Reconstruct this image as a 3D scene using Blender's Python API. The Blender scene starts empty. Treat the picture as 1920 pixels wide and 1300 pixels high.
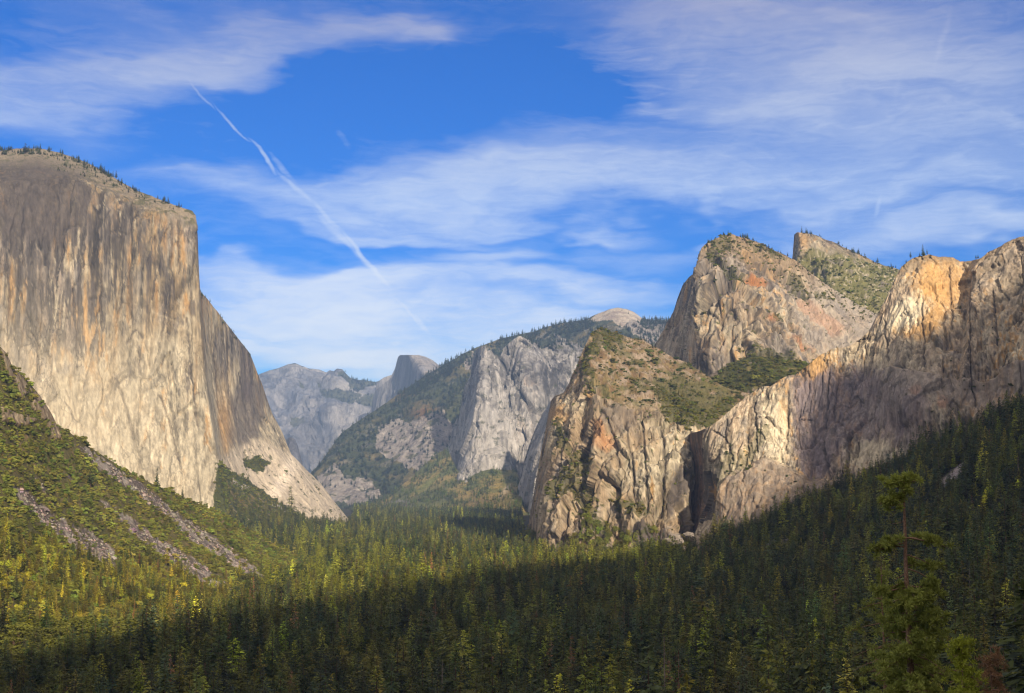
import bpy, math, numpy as np
from mathutils import Vector
rng = np.random.default_rng(7)
R = math.radians
sc = bpy.context.scene

# ------------------------------------------------------------------ camera
F = 2437.0                    # focal length in photo pixels (1920 wide)
PITCH = math.atan(267.0 / F)
CAMZ = 150.0
cam_d = bpy.data.cameras.new("camera"); cam = bpy.data.objects.new("camera", cam_d)
sc.collection.objects.link(cam); sc.camera = cam
cam_d.sensor_width = 36.0; cam_d.lens = 36.0 * F / 1920.0
cam_d.clip_start = 1.0; cam_d.clip_end = 80000.0
cam.location = (0, 0, CAMZ); cam.rotation_euler = (math.pi / 2 + PITCH, 0, 0)

# ------------------------------------------------------------------ sun, exposure
SUN_EL, SUN_SIDE = R(20.0), R(20.0)     # elevation; angle to the right of straight behind the camera
S = np.array([math.sin(SUN_SIDE) * math.cos(SUN_EL), -math.cos(SUN_SIDE) * math.cos(SUN_EL), math.sin(SUN_EL)])
sl = bpy.data.lights.new("sun", 'SUN'); sl.energy = 5.0; sl.angle = R(0.9); sl.color = (1.0, 0.83, 0.60)
so = bpy.data.objects.new("sun", sl); sc.collection.objects.link(so)
so.rotation_euler = Vector(S).to_track_quat('Z', 'Y').to_euler(); so.location = (0, 0, 3000)
sc.view_settings.view_transform = 'Standard'; sc.view_settings.look = 'None'
sc.view_settings.exposure = 0.75; sc.view_settings.gamma = 1.0
sc.render.engine = 'CYCLES'
cy = sc.cycles
cy.max_bounces = 5; cy.diffuse_bounces = 3; cy.glossy_bounces = 1; cy.transmission_bounces = 1
cy.transparent_max_bounces = 4; cy.volume_bounces = 0
cy.use_denoising = True; cy.denoiser = 'OPENIMAGEDENOISE'; cy.denoising_input_passes = 'RGB_ALBEDO_NORMAL'; cy.denoising_prefilter = 'ACCURATE'
cy.sample_clamp_indirect = 4.0; cy.filter_width = 1.2

# ------------------------------------------------------------------ pixel <-> world
cp, sp = math.cos(PITCH), math.sin(PITCH)
def W(u, v, Y):
    u = np.asarray(u, float); v = np.asarray(v, float); Y = np.asarray(Y, float)
    a = (u - 960) / F; b = (650 - v) / F
    ry = cp - b * sp; rz = sp + b * cp
    return np.stack([a / ry * Y, Y + 0 * a, CAMZ + rz / ry * Y], -1)
def PX(P):
    P = np.asarray(P, float); x = P[..., 0]; y = P[..., 1]; z = P[..., 2] - CAMZ
    d = y * cp + z * sp; up = -y * sp + z * cp
    d = np.where(d < 1e-3, 1e-3, d)
    return 960 + F * x / d, 650 - F * up / d

# ------------------------------------------------------------------ world (sky + cirrus)
world = bpy.data.worlds.new("World"); sc.world = world; world.use_nodes = True
def build_world():
    nt = world.node_tree; nt.nodes.clear(); N = nt.nodes; L = nt.links
    out = N.new('ShaderNodeOutputWorld'); bg = N.new('ShaderNodeBackground'); L.new(bg.outputs[0], out.inputs[0])
    bg.inputs['Strength'].default_value = 0.085
    sky = N.new('ShaderNodeTexSky'); sky.sky_type = 'NISHITA'; sky.sun_disc = False
    sky.sun_elevation = SUN_EL; sky.sun_rotation = math.pi - SUN_SIDE
    sky.altitude = 1500; sky.air_density = 1.0; sky.dust_density = 0.35; sky.ozone_density = 2.0
    tc = N.new('ShaderNodeTexCoord')
    def M(op, a, b=None, c=None, clamp=False):
        n = N.new('ShaderNodeMath'); n.operation = op; n.use_clamp = clamp
        for i, q in enumerate((a, b, c)):
            if q is None: continue
            if isinstance(q, (int, float)): n.inputs[i].default_value = q
            else: L.new(q, n.inputs[i])
        return n.outputs[0]
    sep = N.new('ShaderNodeSeparateXYZ'); L.new(tc.outputs['Generated'], sep.inputs[0])
    az = M('ARCTAN2', sep.outputs[0], sep.outputs[1]); el = M('ARCSINE', sep.outputs[2])
    K = 20.0                                  # 1 unit = 1/20 rad
    com = N.new('ShaderNodeCombineXYZ'); L.new(M('MULTIPLY', az, K), com.inputs[0]); L.new(M('MULTIPLY', el, K), com.inputs[1])
    P = com.outputs[0]
    def noise(vec, scale, detail, rough, rot=0, sx=1, sy=1, dist=0, off=0):
        mp = N.new('ShaderNodeMapping'); L.new(vec, mp.inputs[0])
        mp.inputs['Rotation'].default_value = (0, 0, rot); mp.inputs['Scale'].default_value = (sx, sy, 1); mp.inputs['Location'].default_value = (off, off * .7, off)
        n = N.new('ShaderNodeTexNoise'); L.new(mp.outputs[0], n.inputs['Vector'])
        n.inputs['Scale'].default_value = scale; n.inputs['Detail'].default_value = detail
        n.inputs['Roughness'].default_value = rough; n.inputs['Distortion'].default_value = dist
        return n
    def vadd(a, b, s):
        sc_ = N.new('ShaderNodeVectorMath'); sc_.operation = 'MULTIPLY_ADD'; L.new(b, sc_.inputs[0])
        sc_.inputs[1].default_value = (s, s, 0); L.new(a, sc_.inputs[2]); return sc_.outputs[0]
    def centred(n):
        s_ = N.new('ShaderNodeVectorMath'); s_.operation = 'SUBTRACT'; L.new(n.outputs['Color'], s_.inputs[0]); s_.inputs[1].default_value = (.5, .5, .5)
        return s_.outputs[0]
    w1 = centred(noise(P, 0.55, 4, 0.55, 0, .5, 1.4)); Pw = vadd(P, w1, 2.2)
    w2 = centred(noise(P, 2.2, 3, 0.5)); Pc = vadd(P, w2, 0.16)
    def ae(u, v):
        d = W(u, v, 1000.0) - np.array([0, 0, CAMZ]); d = d / np.linalg.norm(d)
        return K * math.atan2(d[0], d[1]), K * math.asin(d[2])
    UP = K / F
    def blob(vec, u, v, lu, lv, deg, s):
        a, e = ae(u, v)
        mp = N.new('ShaderNodeMapping'); mp.vector_type = 'TEXTURE'; L.new(vec, mp.inputs[0])
        mp.inputs['Location'].default_value = (a, e, 0); mp.inputs['Rotation'].default_value = (0, 0, R(deg)); mp.inputs['Scale'].default_value = (lu * UP, lv * UP, 1)
        ln = N.new('ShaderNodeVectorMath'); ln.operation = 'LENGTH'; L.new(mp.outputs[0], ln.inputs[0])
        mr = N.new('ShaderNodeMapRange'); mr.interpolation_type = 'SMOOTHERSTEP'; L.new(ln.outputs['Value'], mr.inputs['Value'])
        mr.inputs['From Min'].default_value = 0; mr.inputs['From Max'].default_value = 1; mr.inputs['To Min'].default_value = s; mr.inputs['To Max'].default_value = 0
        return mr.outputs[0]
    BL = [ # u, v, half length, half thickness, tilt (deg, + = rises to the right), strength
        (60, 165, 420, 90, 12, .62), (330, 95, 380, 80, 8, .62), (560, 70, 420, 75, 4, .50), (700, 60, 210, 45, 6, .62), (770, 62, 90, 26, -4, .45),
        (300, 20, 500, 60, 2, .25), (60, 230, 300, 60, 0, .20),
        (1450, 60, 640, 170, -6, .50), (1700, 180, 600, 230, -8, .60), (1250, 180, 170, 32, 6, .42), (1400, 190, 200, 40, 0, .22),
        (560, 330, 420, 46, -2, .45), (850, 360, 560, 78, 2, .62), (1080, 310, 420, 90, 6, .50), (1200, 350, 520, 75, 2, .60), (1600, 330, 560, 110, -2, .62),
        (700, 410, 330, 24, -6, .50), (950, 400, 300, 30, 2, .35), (1150, 428, 120, 24, -2, .60), (1320, 434, 55, 17, 6, .70), (1325, 380, 36, 46, 60, .35),
        (930, 470, 190, 34, 3, .60), (1700, 420, 420, 50, 0, .45), (1890, 425, 90, 30, 0, .5), (1250, 470, 300, 40, 0, .35),
        (480, 500, 300, 34, -4, .60), (640, 535, 460, 50, 0, .95), (980, 520, 380, 44, -2, .55), (480, 610, 300, 30, 0, .55), (600, 590, 420, 46, -3, .55), (560, 670, 420, 50, -2, .95), (900, 590, 420, 50, -2, .50), (1150, 540, 380, 44, -2, .40),
        (760, 680, 700, 90, 0, .8), (900, 610, 600, 60, 0, .4), (1620, 90, 950, 280, 0, .32), (640, 620, 800, 150, 0, .6)]
    acc = None
    for b in BL:
        o = blob(Pw, *b)
        acc = o if acc is None else M('ADD', acc, o)
    # veil over the whole sky, thin; holes of deep blue
    hole = M('ADD', blob(Pw, 1010, 140, 380, 120, 0, .5), blob(Pw, 700, 200, 460, 110, 4, .35))
    f1 = noise(Pw, 1.1, 6, 0.56, R(-4), .35, 1.9, .6).outputs['Fac']     # long fibres
    f2 = noise(Pc, 0.5, 8, 0.6, R(10), .6, 1.5, .8, 3).outputs['Fac']
    f3 = noise(Pc, 4.0, 7, 0.62, R(-10), .35, 2.4, 1.0, 9).outputs['Fac']
    fib = M('ADD', M('MULTIPLY', f1, 0.9), M('MULTIPLY', f2, 0.7)); fib = M('ADD', fib, M('MULTIPLY', M('SUBTRACT', f3, .5), .55)); fib = M('ADD', fib, .22)   # ~1.02 mean
    dens = M('MULTIPLY', acc, M('POWER', fib, 2.2))
    base = M('MULTIPLY', M('SUBTRACT', fib, 0.98), 0.6)
    dens = M('ADD', dens, M('MAXIMUM', base, 0)); dens = M('SUBTRACT', dens, hole)
    # contrail: knots along its path
    TR = [(352, 152), (405, 205), (470, 265), (520, 325), (585, 380), (640, 437), (700, 508), (742, 560), (805, 628)]
    TS = [(5, .22), (5.5, .42), (8, .55), (10, .35), (9, .32), (9, .55), (9, .6), (6, .28)]
    con = None
    for k, (w_, s_) in enumerate(TS):
        (u0, v0), (u1, v1) = TR[k], TR[k + 1]
        ln = math.hypot(u1 - u0, v1 - v0)
        if k == 6: (u1, v1) = (708, 515)
        o = blob(Pc, (u0 + u1) / 2, (v0 + v1) / 2, ln * .78, w_ * .8, math.degrees(math.atan2(-(v1 - v0), u1 - u0)), s_ * 2.1)
        con = o if con is None else M('MAXIMUM', con, o)
    for (u0, v0, u1, v1, w_, s_) in [(588, 395, 690, 495, 8, .45), (500, 285, 560, 350, 7, .3), (775, 590, 806, 628, 6, .45), (625, 235, 655, 280, 14, .2), (1785, 20, 1748, 135, 8, .22), (1652, 365, 1640, 405, 5, .28), (1690, 130, 1675, 200, 8, .1)]:
        con = M('MAXIMUM', con, blob(Pc, (u0 + u1) / 2, (v0 + v1) / 2, math.hypot(u1 - u0, v1 - v0) * .7, w_ * 1.2, math.degrees(math.atan2(-(v1 - v0), u1 - u0)), s_ * 1.4))
    con = M('MULTIPLY', con, M('ADD', M('MULTIPLY', f3, 1.3), .25))
    dens = M('ADD', dens, con)
    dens = M('MULTIPLY', dens, 0.78)
    # added warm fill glow: unseen sky behind the viewpoint and overhead, lifting the shade
    bk = N.new('ShaderNodeMapRange'); bk.interpolation_type = 'SMOOTHERSTEP'; L.new(M('ADD', sep.outputs[1], M('MULTIPLY', sep.outputs[2], -1.1)), bk.inputs['Value'])
    bk.inputs['From Min'].default_value = .30; bk.inputs['From Max'].default_value = -.25; bk.inputs['To Min'].default_value = 0; bk.inputs['To Max'].default_value = 1
    dens = M('ADD', dens, M('MULTIPLY', bk.outputs[0], M('MULTIPLY', fib, .75)))
    fac = M('SUBTRACT', 1.0, M('POWER', 2.718, M('MULTIPLY', M('MAXIMUM', dens, 0), -1.2)))
    # cloud colour: whiter low down, lavender high
    cr = N.new('ShaderNodeValToRGB'); L.new(M('DIVIDE', el, .40), cr.inputs[0])
    e = cr.color_ramp.elements; e[0].position = 0.18; e[0].color = (.92, .95, .98, 1); e[1].position = 1.0; e[1].color = (.33, .32, .46, 1)
    m_ = cr.color_ramp.elements.new(.55); m_.color = (.58, .68, .86, 1)
    hs = N.new('ShaderNodeHueSaturation'); L.new(sky.outputs[0], hs.inputs['Color']); hs.inputs['Saturation'].default_value = 1.75; hs.inputs['Value'].default_value = .95; hs.inputs['Hue'].default_value = .503
    cl = N.new('ShaderNodeVectorMath'); cl.operation = 'SCALE'; cw = N.new('ShaderNodeMix'); cw.data_type = 'RGBA'; L.new(bk.outputs[0], cw.inputs[0]); L.new(cr.outputs[0], cw.inputs[6]); cw.inputs[7].default_value = (1.2, .98, .68, 1)
    L.new(cw.outputs[2], cl.inputs[0]); cl.inputs['Scale'].default_value = 8.4
    mx = N.new('ShaderNodeMix'); mx.data_type = 'RGBA'; sm = N.new('ShaderNodeVectorMath'); sm.operation = 'MULTIPLY'; L.new(hs.outputs[0], sm.inputs[0]); sm.inputs[1].default_value = (.10, .64, .98)
    L.new(fac, mx.inputs[0]); L.new(sm.outputs[0], mx.inputs[6]); L.new(cl.outputs[0], mx.inputs[7])
    L.new(mx.outputs[2], bg.inputs['Color'])
build_world()
world.cycles.sampling_method = 'MANUAL'; world.cycles.sample_map_resolution = 256

# ------------------------------------------------------------------ noise
_perm = np.random.default_rng(3).permutation(256); _perm = np.concatenate([_perm, _perm, _perm])
_g = np.random.default_rng(5).normal(size=(256, 3)); _g /= np.linalg.norm(_g, axis=1)[:, None]
def perlin(x, y, z):
    xi = np.floor(x).astype(np.int64); yi = np.floor(y).astype(np.int64); zi = np.floor(z).astype(np.int64)
    xf = x - xi; yf = y - yi; zf = z - zi; xi &= 255; yi &= 255; zi &= 255
    u = xf * xf * xf * (xf * (xf * 6 - 15) + 10); v = yf * yf * yf * (yf * (yf * 6 - 15) + 10); w = zf * zf * zf * (zf * (zf * 6 - 15) + 10)
    def gr(dx, dy, dz):
        h = _perm[_perm[_perm[xi + dx] + yi + dy] + zi + dz]; g = _g[h]
        return g[..., 0] * (xf - dx) + g[..., 1] * (yf - dy) + g[..., 2] * (zf - dz)
    a = gr(0, 0, 0); b = gr(1, 0, 0); c = gr(0, 1, 0); d = gr(1, 1, 0); e = gr(0, 0, 1); f = gr(1, 0, 1); g = gr(0, 1, 1); h = gr(1, 1, 1)
    x1 = a + u * (b - a); x2 = c + u * (d - c); x3 = e + u * (f - e); x4 = g + u * (h - g)
    y1 = x1 + v * (x2 - x1); y2 = x3 + v * (x4 - x3)
    return (y1 + w * (y2 - y1)) * 1.5
def fbm(P, s, o=4, rough=.5, seed=0.0):
    s = np.array(s, float) * np.ones(3); x = P[..., 0] / s[0] + seed; y = P[..., 1] / s[1] + seed * 1.7; z = P[..., 2] / s[2] + seed * .6
    a = 1.0; t = 0; n = 0
    for k in range(o):
        t = t + a * perlin(x, y, z); n += a; a *= rough; x = x * 2.03 + 11.3; y = y * 2.03 + 4.7; z = z * 2.03 + 7.1
    return t / n
def ridged(P, s, o=4, rough=.55, seed=0.0):
    s = np.array(s, float) * np.ones(3); x = P[..., 0] / s[0] + seed; y = P[..., 1] / s[1] + seed * 1.7; z = P[..., 2] / s[2] + seed * .6
    a = 1.0; t = 0; n = 0
    for k in range(o):
        r = 1 - np.abs(perlin(x, y, z)) * 1.8; t = t + a * r * np.abs(r); n += a; a *= rough; x = x * 2.03 + 11.3; y = y * 2.03 + 4.7; z = z * 2.03 + 7.1
    return t / n
_hv = np.random.default_rng(9).random((4096, 7))
def voro(P, s, seed=0):
    """broken blocks: per block offset, tilt and distance to the nearest joint"""
    s = np.array(s, float) * np.ones(3); Q = P / s + seed * 3.7; B = np.floor(Q).astype(np.int64); shp = P.shape[:-1]
    F1 = np.full(shp, 9.); F2 = np.full(shp, 9.); ID = np.zeros(shp, np.int64); DV = np.zeros(P.shape)
    for i in (-1, 0, 1):
        for j in (-1, 0, 1):
            for k in (-1, 0, 1):
                C = B + [i, j, k]; h = ((C[..., 0] * 73856093) ^ (C[..., 1] * 19349663) ^ (C[..., 2] * 83492791) ^ (seed * 7919)) & 4095
                dv = Q - (C + _hv[h, :3]); d = (dv * dv).sum(-1); nw = d < F1
                F2 = np.where(nw, F1, np.minimum(F2, d)); F1 = np.where(nw, d, F1); ID = np.where(nw, h, ID); DV = np.where(nw[..., None], dv, DV)
    rv = _hv[ID]; return rv[..., 3] * 2 - 1, (DV * (rv[..., 4:7] * 2 - 1) * np.array([1.25, 1.25, .4])).sum(-1), np.sqrt(F2) - np.sqrt(F1)
def sst(a, b, x):
    t = np.clip((x - a) / (b - a), 0, 1); return t * t * (3 - 2 * t)
def inpoly(U, V, poly):
    ins = np.zeros(np.shape(U), bool); n = len(poly); j = n - 1
    for i in range(n):
        xi, yi = poly[i]; xj, yj = poly[j]
        if yi != yj:
            c = ((yi > V) != (yj > V)) & (U < (xj - xi) * (V - yi) / (yj - yi) + xi); ins ^= c
        j = i
    return ins
def wob(U, V, amp=6, s=18, seed=0):
    Q = np.stack([U, V, 0 * U + seed * 13.7], -1)
    return U + amp * 2 * fbm(Q, s, 3, .6, 1.3 + seed), V + amp * 2 * fbm(Q, s, 3, .6, 8.9 + seed)

# ------------------------------------------------------------------ object helpers
def tag(o, label=None, cat=None, group=None, kind=None):
    if label: o['label'] = label
    if cat: o['category'] = cat
    if group: o['group'] = group
    if kind: o['kind'] = kind
    return o
def mesh_np(name, V, Fq, mats=(), attrs=None, smooth=False, mi=None):
    me = bpy.data.meshes.new(name); V = np.asarray(V, np.float32); Fq = np.asarray(Fq, np.int32)
    me.vertices.add(len(V)); me.vertices.foreach_set('co', V.ravel())
    k = Fq.shape[1]; me.loops.add(Fq.size); me.loops.foreach_set('vertex_index', Fq.ravel())
    me.polygons.add(len(Fq)); me.polygons.foreach_set('loop_start', np.arange(0, Fq.size, k, dtype=np.int32))
    if mi is not None: me.polygons.foreach_set('material_index', np.asarray(mi, np.int32))
    if smooth: me.polygons.foreach_set('use_smooth', np.ones(len(Fq), bool))
    me.update(calc_edges=True); me.validate()
    for m in mats: me.materials.append(m)
    for an, (ty, dt) in (attrs or {}).items():
        at = me.attributes.new(an, ty, 'POINT'); dt = np.asarray(dt, np.float32)
        at.data.foreach_set('color' if ty == 'FLOAT_COLOR' else ('vector' if ty == 'FLOAT_VECTOR' else 'value'), dt.ravel())
    return me
def link(name, data, parent=None, loc=None):
    o = bpy.data.objects.new(name, data); sc.collection.objects.link(o)
    if parent: o.parent = parent
    if loc is not None: o.location = loc
    return o

# ------------------------------------------------------------------ materials
def rock_material(name, tex=1.0, bump=1.0, fine=6.0):
    m = bpy.data.materials.new(name); m.use_nodes = True; nt = m.node_tree; N = nt.nodes; L = nt.links
    b = N['Principled BSDF']; b.inputs['Roughness'].default_value = .92; b.inputs['Specular IOR Level'].default_value = .15
    at = N.new('ShaderNodeAttribute'); at.attribute_name = 'col'
    tc = N.new('ShaderNodeTexCoord')
    mp = N.new('ShaderNodeMapping'); L.new(tc.outputs['Object'], mp.inputs[0]); mp.inputs['Scale'].default_value = (1 / fine, 1 / fine, 1 / (fine * 5))
    n1 = N.new('ShaderNodeTexNoise'); L.new(mp.outputs[0], n1.inputs['Vector']); n1.inputs['Detail'].default_value = 5; n1.inputs['Roughness'].default_value = .65; n1.inputs['Scale'].default_value = 1
    mp2 = N.new('ShaderNodeMapping'); L.new(tc.outputs['Object'], mp2.inputs[0]); mp2.inputs['Scale'].default_value = (.4 / fine, .4 / fine, .3 / fine)
    n2 = N.new('ShaderNodeTexNoise'); L.new(mp2.outputs[0], n2.inputs['Vector']); n2.inputs['Detail'].default_value = 8; n2.inputs['Roughness'].default_value = .7; n2.inputs['Scale'].default_value = 1
    mr = N.new('ShaderNodeMapRange'); L.new(n1.outputs['Fac'], mr.inputs['Value'])
    mr.inputs['From Min'].default_value = .3; mr.inputs['From Max'].default_value = .7; mr.inputs['To Min'].default_value = 1 - .38 * tex; mr.inputs['To Max'].default_value = 1 + .30 * tex
    mul = N.new('ShaderNodeVectorMath'); mul.operation = 'SCALE'; L.new(at.outputs['Color'], mul.inputs[0]); L.new(mr.outputs[0], mul.inputs['Scale'])
    wv = N.new('ShaderNodeVectorMath'); wv.operation = 'MULTIPLY_ADD'; L.new(n2.outputs['Color'], wv.inputs[0]); wv.inputs[1].default_value = (1.1, 1.1, .8)
    mp3 = N.new('ShaderNodeMapping'); L.new(tc.outputs['Object'], mp3.inputs[0]); mp3.inputs['Scale'].default_value = (.42 / fine, .42 / fine, .13 / fine); L.new(mp3.outputs[0], wv.inputs[2])
    vo = N.new('ShaderNodeTexVoronoi'); vo.feature = 'DISTANCE_TO_EDGE'; L.new(wv.outputs[0], vo.inputs['Vector']); vo.inputs['Scale'].default_value = 1
    e1 = N.new('ShaderNodeMapRange'); L.new(vo.outputs['Distance'], e1.inputs['Value']); e1.inputs['From Min'].default_value = .01; e1.inputs['From Max'].default_value = .085; e1.inputs['To Min'].default_value = 1 - .5 * tex; e1.inputs['To Max'].default_value = 1
    mp4 = N.new('ShaderNodeMapping'); L.new(tc.outputs['Object'], mp4.inputs[0]); mp4.inputs['Scale'].default_value = (.08 / fine, .08 / fine, .05 / fine)
    n4 = N.new('ShaderNodeTexNoise'); L.new(mp4.outputs[0], n4.inputs['Vector']); n4.inputs['Scale'].default_value = 1; n4.inputs['Detail'].default_value = 3
    g4 = N.new('ShaderNodeMapRange'); L.new(n4.outputs['Fac'], g4.inputs['Value']); g4.inputs['From Min'].default_value = .50; g4.inputs['From Max'].default_value = .62
    mxj = N.new('ShaderNodeMix'); mxj.data_type = 'FLOAT'; L.new(g4.outputs[0], mxj.inputs[0]); mxj.inputs[2].default_value = 1; L.new(e1.outputs[0], mxj.inputs[3])
    mj = N.new('ShaderNodeVectorMath'); mj.operation = 'SCALE'; L.new(mul.outputs[0], mj.inputs[0]); L.new(mxj.outputs[0], mj.inputs['Scale'])
    L.new(mj.outputs[0], b.inputs['Base Color'])
    ad = N.new('ShaderNodeMath'); ad.operation = 'ADD'; L.new(n1.outputs['Fac'], ad.inputs[0]); L.new(n2.outputs['Fac'], ad.inputs[1])
    bp = N.new('ShaderNodeBump'); bp.inputs['Strength'].default_value = .9; bp.inputs['Distance'].default_value = fine * .9 * bump; L.new(ad.outputs[0], bp.inputs['Height'])
    L.new(bp.outputs[0], b.inputs['Normal'])
    return m
M_ROCK = rock_material('granite', .75, .45, 6)
M_ROCKF = rock_material('far_granite', .8, 1, 22)
M_GROUND = rock_material('forest_soil', .6, .5, 6)
def leaf_material(name, col, var=.2, rough=.7, trans=.25):
    m = bpy.data.materials.new(name); m.use_nodes = True; nt = m.node_tree; N = nt.nodes; L = nt.links
    b = N['Principled BSDF']; b.inputs['Roughness'].default_value = rough; b.inputs['Specular IOR Level'].default_value = .2
    ti = N.new('ShaderNodeAttribute'); ti.attribute_name = 'tint'; ti.attribute_type = 'INSTANCER'
    ge = N.new('ShaderNodeNewGeometry')
    mr = N.new('ShaderNodeMapRange'); L.new(ge.outputs['Random Per Island'], mr.inputs['Value']); mr.inputs['To Min'].default_value = 1 - var; mr.inputs['To Max'].default_value = 1 + var
    mul = N.new('ShaderNodeVectorMath'); mul.operation = 'MULTIPLY'; L.new(ti.outputs['Vector'], mul.inputs[0]); mul.inputs[1].default_value = col
    m2 = N.new('ShaderNodeVectorMath'); m2.operation = 'SCALE'; L.new(mul.outputs[0], m2.inputs[0]); L.new(mr.outputs[0], m2.inputs['Scale'])
    L.new(m2.outputs[0], b.inputs['Base Color'])
    if trans:
        t = N.new('ShaderNodeBsdfTranslucent'); L.new(m2.outputs[0], t.inputs['Color'])
        mx = N.new('ShaderNodeMixShader'); mx.inputs[0].default_value = trans; L.new(b.outputs[0], mx.inputs[1]); L.new(t.outputs[0], mx.inputs[2])
        L.new(mx.outputs[0], N['Material Output'].inputs['Surface'])
    return m
M_LEAF = leaf_material('needles', (1, 1, 1))
def bark_material(name, c1, c2, sc_=3):
    m = bpy.data.materials.new(name); m.use_nodes = True; nt = m.node_tree; N = nt.nodes; L = nt.links
    b = N['Principled BSDF']; b.inputs['Roughness'].default_value = .9; b.inputs['Specular IOR Level'].default_value = .15
    tc = N.new('ShaderNodeTexCoord'); mp = N.new('ShaderNodeMapping'); L.new(tc.outputs['Object'], mp.inputs[0]); mp.inputs['Scale'].default_value = (sc_, sc_, sc_ * .25)
    n = N.new('ShaderNodeTexNoise'); L.new(mp.outputs[0], n.inputs['Vector']); n.inputs['Detail'].default_value = 5
    cr = N.new('ShaderNodeValToRGB'); L.new(n.outputs['Fac'], cr.inputs[0]); cr.color_ramp.elements[0].position = .35; cr.color_ramp.elements[1].position = .65
    cr.color_ramp.elements[0].color = (*c1, 1); cr.color_ramp.elements[1].color = (*c2, 1); L.new(cr.outputs[0], b.inputs['Base Color'])
    bp = N.new('ShaderNodeBump'); bp.inputs['Distance'].default_value = .05; L.new(n.outputs['Fac'], bp.inputs['Height']); L.new(bp.outputs[0], b.inputs['Normal'])
    return m
M_BARK = bark_material('bark', (.05, .035, .025), (.16, .10, .07))
M_PBARK = bark_material('pine_bark', (.15, .09, .065), (.36, .24, .18), 4)
M_SNAG = bark_material('bleached_wood', (.18, .14, .12), (.34, .29, .25))

# ------------------------------------------------------------------ lofted massifs
def pchip(x, Y, q):
    x = np.asarray(x, float); Y = np.asarray(Y, float); h = np.diff(x); hh = h.reshape((-1,) + (1,) * (Y.ndim - 1))
    d = np.diff(Y, axis=0) / hh; m = np.zeros_like(Y); m[0] = d[0]; m[-1] = d[-1]
    if len(x) > 2:
        w1 = 2 * hh[1:] + hh[:-1]; w2 = hh[1:] + 2 * hh[:-1]; pr = d[:-1] * d[1:]
        with np.errstate(divide='ignore', invalid='ignore'):
            mm = (w1 + w2) / (w1 / d[:-1] + w2 / d[1:])
        m[1:-1] = np.where(pr > 0, mm, 0)
    k = np.clip(np.searchsorted(x, q, side='right') - 1, 0, len(x) - 2)
    t = ((q - x[k]) / h[k]).reshape((-1,) + (1,) * (Y.ndim - 1)); H = hh[k]
    return ((1 + 2 * t) * (1 - t) ** 2) * Y[k] + (t * (1 - t) ** 2) * H * m[k] + (t * t * (3 - 2 * t)) * Y[k + 1] + (t * t * (t - 1)) * H * m[k + 1]
MASS = {}
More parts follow.
